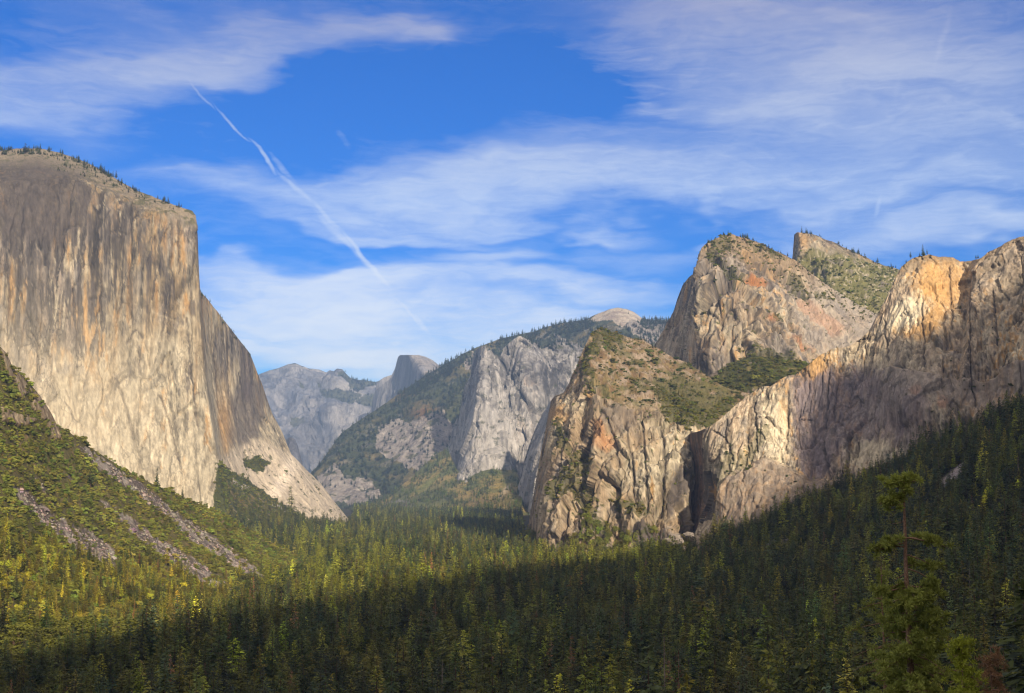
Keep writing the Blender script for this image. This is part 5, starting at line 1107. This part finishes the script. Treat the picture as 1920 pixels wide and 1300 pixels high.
for name, ids, cat, grp in (('conifer_tree', IND, 'conifer', 'dark conifers standing nearest in the valley forest'), ('oak_tree', INDO, 'oak tree', 'round broadleaf trees among the conifers'), ('brown_conifer', INDB, 'dead conifer', 'rust brown dying conifers in the forest'), ('tree_snag', INDS, 'dead tree', 'bare dead trunks in the forest')):
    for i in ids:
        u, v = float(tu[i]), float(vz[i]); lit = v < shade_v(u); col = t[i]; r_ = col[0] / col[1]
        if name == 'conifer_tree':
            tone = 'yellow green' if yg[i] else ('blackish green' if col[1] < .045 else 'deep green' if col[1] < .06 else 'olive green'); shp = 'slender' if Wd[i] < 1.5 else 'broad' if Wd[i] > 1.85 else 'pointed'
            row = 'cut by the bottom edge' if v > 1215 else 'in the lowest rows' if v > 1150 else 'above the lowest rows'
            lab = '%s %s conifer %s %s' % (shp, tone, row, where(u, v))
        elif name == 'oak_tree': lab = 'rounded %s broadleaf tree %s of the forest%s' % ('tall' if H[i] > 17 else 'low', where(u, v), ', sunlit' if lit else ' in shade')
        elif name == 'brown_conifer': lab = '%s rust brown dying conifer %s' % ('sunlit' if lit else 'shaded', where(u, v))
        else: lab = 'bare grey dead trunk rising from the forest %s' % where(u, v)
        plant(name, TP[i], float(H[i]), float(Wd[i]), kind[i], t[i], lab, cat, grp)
rest = ~used
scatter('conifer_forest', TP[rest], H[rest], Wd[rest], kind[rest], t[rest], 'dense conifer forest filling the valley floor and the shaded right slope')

# ---- plants on the masses
def on_mass(key, prob, per_area, seed=0):
    """points on a massif: prob(U,V,P,N) 0..1, per_area = plants per 100 m2"""
    m = MASS[key]; rg = np.random.default_rng(seed + 100)
    p = prob(m['U'], m['V'], m['P'], m['N']) * m['A'] * per_area / 100.0; cnt = rg.poisson(np.clip(p, 0, 6)); ii = np.repeat(np.arange(cnt.size), cnt.ravel())
    P = m['P'].reshape(-1, 3)[ii]; d = np.sqrt(m['A'].ravel()[ii])[:, None]; P = P + rg.normal(0, .35, P.shape) * d * [1, 1, 0]
    return P, m['U'].ravel()[ii], m['V'].ravel()[ii]
def pol(U, V, polys, amp=7, s=14, seed=0):
    u, v = wob(U, V, amp, s, seed); m = np.zeros(U.shape)
    for p in polys: m = np.maximum(m, inpoly(u, v, p))
    return m
SP, SH_, SW, SK, ST = [], [], [], [], []
def shrubs(P, h, tint, w=1.6, sink=.12, kinds=K_SHR, hv=.35):
    n = len(P); hh = h * np.exp(rng.normal(0, hv, n)); q = P.copy(); q[:, 2] -= hh * sink; SP.append(q); SH_.append(hh); SW.append(w * rng.uniform(.8, 1.2, n)); SK.append(rng.choice(list(kinds), n)); ST.append(np.asarray(tint) * rng.uniform(.6, 1.4, (n, 1)) * (1 + rng.normal(0, .08, (n, 3))))
def flush(name, label):
    P_, H_, W_, K_, T_ = (np.concatenate(x) for x in (SP, SH_, SW, SK, ST)); scatter(name, P_, H_, W_, K_, T_, label)
    print(name, len(P_)); [x.clear() for x in (SP, SH_, SW, SK, ST)]
# chaparral slope
def pr_ch(U, V, P, N):
    m = pol(U, V, SCREE, 4, 12, 1); o = pol(U, V, OUTC, 4, 12, 1); return np.maximum(1 - m, m * (fbm(P, 16, 3, .6, 77) > .20) * .6) * (1 - o * .85) * np.where(fbm(P, 28, 3, .6, 41) > -.22, 1, .10)
P, U, V = on_mass('chaparral', pr_ch, 2.9, 1)
low = sst(1010, 1120, V + .06 * (400 - U)); shrubs(P, 5.2, T_CH * 1.05, 1.3, hv=.35)
k = fbm(P, 50, 3, .6, 5); ST[-1] *= (1 + 1.0 * k)[:, None]; ST[-1] = ST[-1] * (1 - .5 * sst(.1, .5, fbm(P, 90, 3, .6, 15))[:, None] * np.array([[.5, .1, .3]]))
P, U, V = on_mass('chaparral', lambda U, V, P, N: pr_ch(U, V, P, N) * (fbm(P, 46, 3, .6, 61) > .12), .5, 4)
shrubs(P, 7.5, T_CH * [.7, .9, .9], .95, kinds=K_OAK, hv=.2)
flush('chaparral_shrubs', 'olive brush covering the left slope between the scree chutes')
def pr_low(U, V, P, N): return sst(-25, 35, V - np.interp(U, [-100, 0, 150, 260, 420, 520, 640], [990, 985, 1040, 1050, 1095, 1085, 1075])) * (1 - .9 * pol(U, V, SCREE, 4, 12, 1))
P, U, V = on_mass('chaparral', pr_low, 1.15, 7); n_ = len(P)
t_, c_ = tints(n_, (.3, .45, .2, .015, .0)); hh = rng.uniform(11, 26, n_); k_ = rng.choice(6, n_); k_ = np.where(rng.random(n_) < .3, 8 + rng.integers(0, 3, n_), k_); hh = np.where(k_ > 7, hh * .6, hh); k_ = np.where(c_ == 3, 6, k_)
scatter('slope_forest', P - [0, 0, 1], hh, rng.uniform(.9, 1.3, n_), k_, t_ * np.array([1.15, 1.0, .9]), 'yellowish green trees climbing the foot of the left slope')
SN_ = (SP, SH_, SW, SK, ST)
P, U, V = on_mass('chaparral', lambda U, V, P, N: pol(U, V, SCREE, 4, 12, 1) * (fbm(P, 16, 3, .6, 77) < .24) * np.where(fbm(P, 25, 3, .6, 78) > 0, 1, .35), 9, 14)
shrubs(P, 1.3, np.array([.22, .19, .175]), 1.3, .3, K_ROCK, .55); flush('scree_blocks', 'loose grey rocks lying in the scree chutes of the left slope')
# talus under the wall
P, U, V = on_mass('talus_left', lambda U, V, P, N: (fbm(P, 60, 3, .6, 3) > -.25) * (1 - .95 * inpoly(U, V, [(500, 932), (530, 938), (575, 972), (560, 978), (520, 952)])) * .8, 1.3, 2)
shrubs(P, 5.5, T_CH * .9, 1.4); P, U, V = on_mass('talus_left', lambda U, V, P, N: sst(930, 985, V) * .8 + .1, .8, 3); shrubs(P, 18, T_OL * .8, 1.2, kinds=K_FIR)
P, U, V = on_mass('bigwall', lambda U, V, P, N: pol(U, V, [[(455, 862), (480, 855), (505, 868), (490, 885), (460, 882)], [(405, 872), (450, 890), (470, 915), (520, 945), (585, 985), (400, 990)]], 5) * 1.0 + .06 * (V > 860) * (U > 405) * (fbm(P, 40, 3, .6, 9) > .1), .8, 4)
shrubs(P, 7, T_OL * .9, 1.4)
# rim trees of the wall
def rimtrees(key, u0, u1, tmax, per, h, seed, tint=T_DK, clump=.0, kinds=(0, 2, 4, 5), w=1.5):
    P, U, V = on_mass(key, lambda U, V, P, N: (MASS[key]['t'] < tmax) * (U > u0) * (U < u1) * (fbm(P, 50, 3, .6, 71) > clump), per, seed); shrubs(P, h, tint, w, .03, kinds)
rimtrees('bigwall', -60, 364, .02, 1.3, 10, 11); rimtrees('bigwall', 110, 330, .07, .22, 9, 12, clump=-.1); rimtrees('bigwall', 374, 470, .02, .25, 9, 13)
rimtrees('middle', 1312, 1500, .02, 1.0, 10, 21, clump=.0); rimtrees('middle', 1500, 1660, .02, .6, 8, 22, clump=.05); rimtrees('higher', 1504, 1700, .02, .9, 12, 23, clump=0); rimtrees('rwall', 1690, 1850, .015, .8, 11, 24, clump=.1); rimtrees('rwall', 1850, 1930, .015, .5, 12, 25)
rimtrees('lower', 1105, 1330, .012, .9, 6, 26, clump=-.1); rimtrees('rwall', 1400, 1690, .012, .5, 6, 27, clump=.1)
flush('rim_trees', 'small conifers and brush along the cliff rims')
# brush on the right-hand rocks
for key, polys, sd in (('lower', VEG_L, 7), ('middle', VEG_M, 9)):
    P, U, V = on_mass(key, lambda U, V, P, N: pol(U, V, polys, 12, 13, sd) * np.where(fbm(P, 22, 3, .6, 88) > -.06, 1, .12), 1.5, sd); shrubs(P, 5.2, T_OL * [1.0, .95, .8], 1.5)
P, U, V = on_mass('lower', lambda U, V, P, N: top_l(U, V) * (.22 + .9 * (fbm(P, 30, 3, .6, 19) > .08)), 1.0, 33); shrubs(P, 3.6, T_CH * [.6, .68, .8], 1.5, hv=.6)
P, U, V = on_mass('lower', lambda U, V, P, N: (1 - top_l(U, V)) * (fbm(P, 17, 3, .6, 51) > .30), 1.0, 34); shrubs(P, 4.0, T_OL, 1.4)
P, U, V = on_mass('middle', lambda U, V, P, N: (fbm(P, 17, 3, .6, 61) > .30) + .0 * U, .8, 35); shrubs(P, 4.5, T_OL * .9, 1.4)
P, U, V = on_mass('middle', lambda U, V, P, N: sst(80, 0, V - np.interp(U, [1310, 1370, 1450, 1500, 1600], [460, 450, 480, 500, 565])) * (fbm(P, 30, 3, .6, 31) > .05) * (U > 1312), .9, 36); shrubs(P, 5.0, T_OL * .9, 1.4)
P, U, V = on_mass('saddle', lambda U, V, P, N: 1.0 * (fbm(P, 60, 3, .6, 9) < .25), 1.5, 37); shrubs(P, 7.0, T_OL * [.85, .85, .9], 1.4)
P, U, V = on_mass('higher', lambda U, V, P, N: sst(-6, 10, V - np.interp(U, [1480, 1520, 1560, 1600, 1690], [490, 480, 478, 490, 508])) * (fbm(P, [40, 40, 26], 3, .6, 9) > -.1) + .1 * (fbm(P, 30, 3, .6, 29) > .1), .8, 38); shrubs(P, 6.0, T_OL, 1.4)
P, U, V = on_mass('rwall', lambda U, V, P, N: (fbm(P, 13, 3, .6, 71) > .40) * .8 + pol(U, V, [[(1350, 870), (1400, 850), (1440, 800), (1446, 815), (1420, 860), (1400, 900), (1375, 945), (1360, 940)]], 6, 12, 12) * .5 + .9 * gm(U, V, 1820, 742, 26, 7) + .6 * (gm(U, V, 1870, 640, 14, 22) > .5) + .7 * gm(U, V, 1440, 910, 40, 10) * (fbm(P, 20, 2, .5) > 0), .8, 39); shrubs(P, 5.0, T_DK * [1.3, 1.2, 1], 1.4)
flush('cliff_brush', 'dark bushes growing on ledges and hollows of the right-hand peaks')
# trees at the foot of the brown peak
P, U, V = on_mass('lower', lambda U, V, P, N: sst(1010, 1030, V + 12 * np.sin(U / 17)) + inpoly(U, V, [(1095, 985), (1140, 990), (1175, 1020), (1160, 1040), (1090, 1040)]), .8, 40); shrubs(P, 20, T_OL, .75, .05, list(K_OAK) + [0, 2], .2)
flush('foot_trees', 'rounded green trees at the foot of the brown rock')
# far forest on the south rim and the sunny slope
P, U, V = on_mass('rim', lambda U, V, P, N: (.75 * (fbm(P, [230, 230, 160], 4, .6, 3) < .22) * (1 - .7 * (gm(U, V, 775, 835, 75, 55) + gm(U, V, 655, 925, 60, 32) > .45)) + 1.6 * (MASS['rim']['t'] < .07) * (U > 740)) * (1 - .99 * (gm(U, V, 1155, 590, 55, 30) > .4)), .13, 50); P = P[MASS['rim']['P'].shape[0] * 0:]
shrubs(P, 28, T_BL * [1.0, 1.0, .8], 1.8, .05, K_FIR, hv=.2)
P, U, V = on_mass('midslope', lambda U, V, P, N: 1.0 * (fbm(P, [130, 130, 90], 4, .6, 8) > -.05) * (1 - .8 * (gm(U, V, 805, 905, 55, 9, 40) > .5)) * (1 - .9 * (gm(U, V, 946, 922, 28, 9, 45) > .5)) + .12, .26, 51); shrubs(P, 20, T_OL * [.8, .95, 1.1], 1.4, .05, K_FIR)
P, U, V = on_mass('spire', lambda U, V, P, N: 1.0 * (fbm(P, [60, 60, 30], 4, .6, 4) > .28), .10, 52); shrubs(P, 13, T_BL, 1.5, .05, K_FIR)
P, U, V = on_mass('spire', lambda U, V, P, N: 1.0 * (MASS['spire']['t'] < .03) * (U > 985), .2, 53); shrubs(P, 24, T_BL, 1.6, .05, K_FIR)
P, U, V = on_mass('clouds', lambda U, V, P, N: 1.0 * pol(U, V, [[(630, 700), (660, 690), (700, 708), (708, 725), (670, 745), (640, 720)], [(600, 738), (650, 742), (680, 752), (650, 770), (615, 752)], [(668, 758), (700, 752), (705, 778), (680, 785)]], 5, 16, 4), .05, 54); shrubs(P, 26, T_BL, 2.2, .05, K_FIR)
flush('far_conifers', 'distant dark conifers on the south rim and lower slopes')

#@@PINE@@
# ------------------------------------------------------------------ foreground trees on the slope below the viewpoint
def needle_tufts(C, size, rg, n=34, up=.25, nb_w=.085):
    """each tuft: needles fanning out from its centre"""
    m = len(C); d = rg.normal(size=(m, n, 3)); d[..., 2] += up; d /= np.linalg.norm(d, axis=-1)[..., None]
    r = rg.normal(size=(m, n, 3)); b = np.cross(d, r); b /= np.linalg.norm(b, axis=-1)[..., None]
    L_ = (size * rg.uniform(.6, 1.1, (m, n)))[..., None]; c = C[:, None]
    V = np.stack([c + b * nb_w * size * .5 + d * L_ * .1, c - b * nb_w * size * .5 + d * L_ * .1, c - b * nb_w * size + d * L_ * .8, c + d * L_ + b * nb_w * size * .4], 2)
    return V.reshape(-1, 3), np.arange(m * n * 4).reshape(-1, 4)
def branch_path(z0, an, ln, rise, sag, rg, n=8, wig=.03):
    t = np.linspace(0, 1, n); d = np.array([math.cos(an), math.sin(an), 0]); s_ = np.array([-d[1], d[0], 0])
    w = np.cumsum(rg.normal(0, wig, n)) * ln * .5; w2 = np.cumsum(rg.normal(0, wig, n)) * ln * .4; w -= w[0]; w2 -= w2[0]
    return d * (t * ln)[:, None] + s_ * w[:, None] + np.array([0, 0, 1.0]) * (z0 + rise * t + sag * t * t + w2)[:, None]
def px_len(px, Y): return px / F * Y
def big_pine(name, u, vtop, vbase, Y, tint, label, seed, brs, trunk_r=.42, foliage=.62, wood=M_PBARK, group=None, lean=0, needle=.62, nt=30, crown_from=None, auto=None):
    """brs: (photo v of the fork, direction 'l'/'r'/'f'/'b', length in photo px, rise px, sag px, leafy from 0..1, thickness)"""
    rg = np.random.default_rng(seed); base = W(u, vbase, Y); hz = float(W(u, vtop, Y)[2]); gz = float(ground_z(np.array([base[0]]), np.array([Y]))[0]) - 1; Ht = hz - gz
    root = bpy.data.objects.new(name, None); sc.collection.objects.link(root); root.location = (float(base[0]), Y, gz); tag(root, label, 'pine tree', group)
    z = np.linspace(0, Ht, 26); wob_ = np.stack([np.cumsum(rg.normal(0, .035, 26)) + lean * z, np.cumsum(rg.normal(0, .035, 26)), z], -1); wob_[:, 0] -= wob_[-1, 0] - 0 - 0
    tv_, tf = tube(wob_, trunk_r * (1 - .86 * (z / Ht) ** .9), 10); link('trunk', mesh_np('trunk', tv_, tf, [wood]), root)
    def axis_at(zz): return np.array([np.interp(zz, z, wob_[:, 0]), np.interp(zz, z, wob_[:, 1]), 0])
    AN = {'l': math.pi, 'r': 0.0, 'f': -math.pi / 2, 'b': math.pi / 2}
    allb, tuft = [], []
    def grow(zz, an, ln, rise, sag, leaf0, th, dense=1.0):
        p = branch_path(zz, an, ln, rise, sag, rg); p = p + axis_at(zz); parts = [tube(p, th * (1 - .8 * np.linspace(0, 1, 8)), 6)]; T_ = []
        m = max(3, int(ln * 1.9 * dense * (1 - leaf0) + 2))
        for k in range(m):
            f = leaf0 + (1 - leaf0) * (k + rg.uniform(0, 1)) / m; q = np.array([np.interp(f, np.linspace(0, 1, 8), p[:, i]) for i in range(3)])
            tw = rg.normal(size=3) * [1, 1, .45]; tw /= np.linalg.norm(tw); tl = rg.uniform(.25, .5) * (.45 + ln * .12); e = q + tw * tl + [0, 0, .15]
            parts.append(tube([q, (q + e) / 2 + [0, 0, .04], e], [th * .28 + .008, th * .2 + .006, .006], 4))
            for w_ in range(2 + int(tl * 1.5)): T_.append(e + rg.normal(size=3) * .26 * [1, 1, .6] * (1 + tl * .4))
        return parts, T_
    for (v, dr, lpx, rp, sp_, leaf0, th) in brs:
        zz = float(W(u, v, Y)[2]) - gz; an = (AN[dr] if isinstance(dr, str) else R(dr)) + rg.uniform(-.12, .12)
        parts, T_ = grow(zz, an, px_len(lpx, Y), px_len(rp, Y), px_len(sp_, Y), leaf0 if leaf0 < 1 else .999, th)
        V_, F_ = join(parts if leaf0 < 1 else parts[:1]); b_ = link('branch', mesh_np('branch', V_, F_, [wood]), root)
        if leaf0 < 1 and T_:
            nv, nf = needle_tufts(np.array(T_), needle, rg, nt); c_ = link('foliage', mesh_np('foliage', nv, nf, [M_LEAF]), b_); c_['tint'] = [float(x) for x in tint * rg.uniform(.85, 1.2)]
    if auto:
        v0, v1, l0, l1, cnt = auto; parts, T_ = [], []
        for k in range(cnt):
            f = (k + rg.uniform(0, 1)) / cnt; zz = float(W(u, v0 + (v1 - v0) * f, Y)[2]) - gz; an = rg.uniform(0, 2 * math.pi); ln = px_len(l0 + (l1 - l0) * f ** .8, Y) * rg.uniform(.62, 1.12)
            pa, tt = grow(zz, an, ln, ln * rg.uniform(-.05, .3), -ln * rg.uniform(.1, .4), .22, .07 + .05 * f, .9); parts += pa; T_ += tt
        V_, F_ = join(parts); lb = link('limbs', mesh_np('limbs', V_, F_, [wood]), root)
        nv, nf = needle_tufts(np.array(T_), needle, rg, nt); c_ = link('crown', mesh_np('crown', nv, nf, [M_LEAF]), root); c_['tint'] = [float(x) for x in tint]
        print(name, 'tufts', len(T_))
    return root
PT = np.array([.30, .345, .085])
big_pine('tall_pine', 1711, 902, 1500, 120.0, PT, 'tall foreground pine with bare upper trunk and flat tufted top at the right', 5, [
    (912, 'l', 34, 10, -6, .25, .09), (906, 'r', 24, 6, -4, .2, .08), (905, 40, 14, 4, 0, .1, .06), (905, 215, 16, 5, 0, .1, .06), (918, 'l', 22, 8, 0, 1, .06), (920, 'r', 28, 4, -10, 1, .05), (926, 'f', 10, 4, -2, .2, .05),
    (946, 'l', 52, -6, 8, .22, .10), (942, 200, 30, 4, 4, .1, .07), (978, 'l', 26, -2, -2, 1, .045),
    (1009, 'r', 76, -2, -18, .45, .11), (1010, 20, 60, 4, -10, .5, .08), (1006, 'l', 60, -8, -16, .25, .11), (1018, 200, 52, -2, -10, .35, .09), (1026, 160, 50, 4, -10, .4, .08),
    (1040, 'r', 58, -10, -16, .82, .08), (1066, 'r', 56, -8, -22, .75, .09), (1062, 20, 40, 6, -4, .2, .06), (1074, 'l', 22, -14, 0, 1, .07), (1090, 'l', 30, -6, -6, 1, .09), 
    (1100, 'r', 74, 6, -14, .35, .10), (1104, 'l', 60, 4, -14, .25, .10), (1112, 290, 46, 4, -14, .3, .09)],
    trunk_r=.58, auto=(1106, 1420, 42, 126, 60), needle=.58, nt=60)
big_pine('leaning_pine', 1664, 1062, 1500, 140.0, PT * [.85, .85, .9], 'thinner sparse pine close beside the tall pine, on its left', 8, [
    (1130, 'l', 40, -6, -6, .4, .06), (1168, 'l', 66, -8, -8, .5, .06), (1210, 'l', 56, -12, -10, 1, .06), (1205, 'r', 30, 6, 0, 1, .05), (1236, 'l', 60, -20, -4, 1, .06)],
    trunk_r=.30, auto=(1068, 1400, 12, 80, 30), needle=.5)
big_pine('young_pine', 1812, 1198, 1500, 105.0, np.array([.33, .38, .05]), 'bright yellow green young pine at the lower right beside the tall pine', 12, [], trunk_r=.22, auto=(1204, 1400, 10, 60, 44), needle=.42, nt=34)
big_pine('brown_pine', 1868, 1212, 1500, 112.0, np.array([.27, .165, .095]), 'dying pine with rusty brown needles at the lower right', 15, [], trunk_r=.22, auto=(1222, 1400, 14, 56, 26), needle=.42, nt=26)
big_pine('bushy_pine', 1740, 1205, 1500, 150.0, PT * [.8, .9, .9], 'bushy green pine in front of the forest, right behind the tall pine', 19, [], trunk_r=.3, auto=(1212, 1420, 20, 110, 40), needle=.5)
# dark firs close on the right
for (u, vt, Y, k_, w_, ti, lab) in [(1918, 1085, 210.0, 0, 1.9, T_DK * .9, 'large blackish fir cut by the right edge of the view'), (1790, 1135, 420.0, 4, 1.5, T_DK * [1.1, 1.1, 1.2], 'pale sparse fir standing behind the tall pine'), (1598, 1255, 330.0, 2, 1.1, T_OL * .9, 'olive fir at the bottom, left of the sparse pine'),
                                  (1520, 1232, 420.0, 0, 1.1, T_OL, 'olive green fir at the bottom, right of centre, tallest of its clump'), (1440, 1215, 460.0, 5, 1.3, T_OL * 1.2, 'loose light green pine at the bottom edge, right of centre'), (1288, 1262, 420.0, 4, 1.2, T_OL * [1.4, 1.2, 1], 'yellowish open topped pine at the bottom edge in front of the dark trees'),
                                  (1215, 1205, 520.0, 4, 1.7, T_DK * [1.3, 1.3, 1.6], 'grey green fir with drooping open branches at the bottom centre right'), (1272, 1218, 560.0, 7, .8, T_BR * .45, 'thin brown dead conifer beside the grey green fir'), (1880, 1190, 260.0, 3, 1.3, T_DK, 'dark narrow fir behind the rusty pine at the lower right')]:
    p = W(u, vt, Y); gz = float(ground_z(np.array([p[0]]), np.array([Y]))[0]); plant('fir_tree' if k_ < 6 else 'dead_fir', (float(p[0]), Y, gz), float(p[2]) - gz, w_ * .85, k_, ti, lab, 'fir' if k_ < 6 else 'dead fir')
# two lone conifers on the crest of the left slope and one on the wall's ledge
def on_slope(u, v):
    m = MASS['chaparral']; d = (m['U'] - u) ** 2 + (m['V'] - v) ** 2; k = np.unravel_index(np.argmin(d), d.shape); return m['P'][k]
for (u, v, hp, k_, lab) in [(294, 912, 34, 0, 'lone dark fir on the crest of the left slope, against the pale wall'), (342, 933, 20, 1, 'small thin fir further down the same crest as the lone dark fir'), (84, 868, 30, 3, 'small yellowish conifer among the brush high on the left slope'), (170, 918, 44, 5, 'slim bare stemmed pine on the left slope between two scree chutes'), (60, 912, 34, 2, 'green conifer standing in brush above the lowest scree chute')]:
    p = on_slope(u, v); plant('fir_tree', (float(p[0]), float(p[1]), float(p[2]) - 1), hp / F * float(p[1]) + 1, 1.25, k_, T_DK * (1 if k_ != 3 else 2.2), lab, 'fir')
# light boulder at the foot of the dry fall
def boulder(u, v, Y, s_, label):
    rg = np.random.default_rng(int(u)); bm = __import__('bmesh').new(); __import__('bmesh').ops.create_icosphere(bm, subdivisions=4, radius=1)
    co = np.array([x.co[:] for x in bm.verts]); n_ = fbm(co, .9, 4, .55, u) * .9; q, e, f_ = voro(co * 1.0, .8, 3); co = co * (1 + n_ + .25 * e)[:, None] * np.array([1.3, 1, .75]) * s_
    for x, c in zip(bm.verts, co): x.co = c
    me = bpy.data.meshes.new('boulder'); bm.to_mesh(me); bm.free(); me.materials.append(M_ROCK); a = me.attributes.new('col', 'FLOAT_COLOR', 'POINT'); a.data.foreach_set('color', np.tile([.22, .195, .175, 1], len(co)).astype(np.float32))
    o = link('boulder', me); p = W(u, v, Y); o.location = tuple(float(x) for x in p); tag(o, label, 'boulder')
boulder(1265, 1012, 2590, 13, 'pale boulder at the foot of the dark gully')
boulder(1292, 1003, 2580, 7, 'smaller grey boulder just right of the pale boulder below the gully')
#@@HAZE@@
# ---- haze of the evening air
def haze():
    m = bpy.data.materials.new('haze'); m.use_nodes = True; nt = m.node_tree; nt.nodes.clear(); o = nt.nodes.new('ShaderNodeOutputMaterial'); v = nt.nodes.new('ShaderNodeVolumePrincipled')
    v.inputs['Color'].default_value = (.34, .55, 1, 1); v.inputs['Density'].default_value = HAZE; v.inputs['Anisotropy'].default_value = 0.0; nt.links.new(v.outputs[0], o.inputs['Volume'])
    x, y0, y1, z0, z1 = 12000, -4500, 19200, -60, 1850
    V = [(sx * x, y, z) for z in (z0, z1) for y in (y0, y1) for sx in (-1, 1)]
    me = mesh_np('haze', V, [(2, 3, 1, 0), (5, 7, 6, 4), (1, 5, 4, 0), (6, 7, 3, 2), (4, 6, 2, 0), (3, 7, 5, 1)], [m]); tag(link('haze', me), 'thin bluish haze filling the valley air', None, None, 'stuff')
HAZE = 3.6e-5
haze()
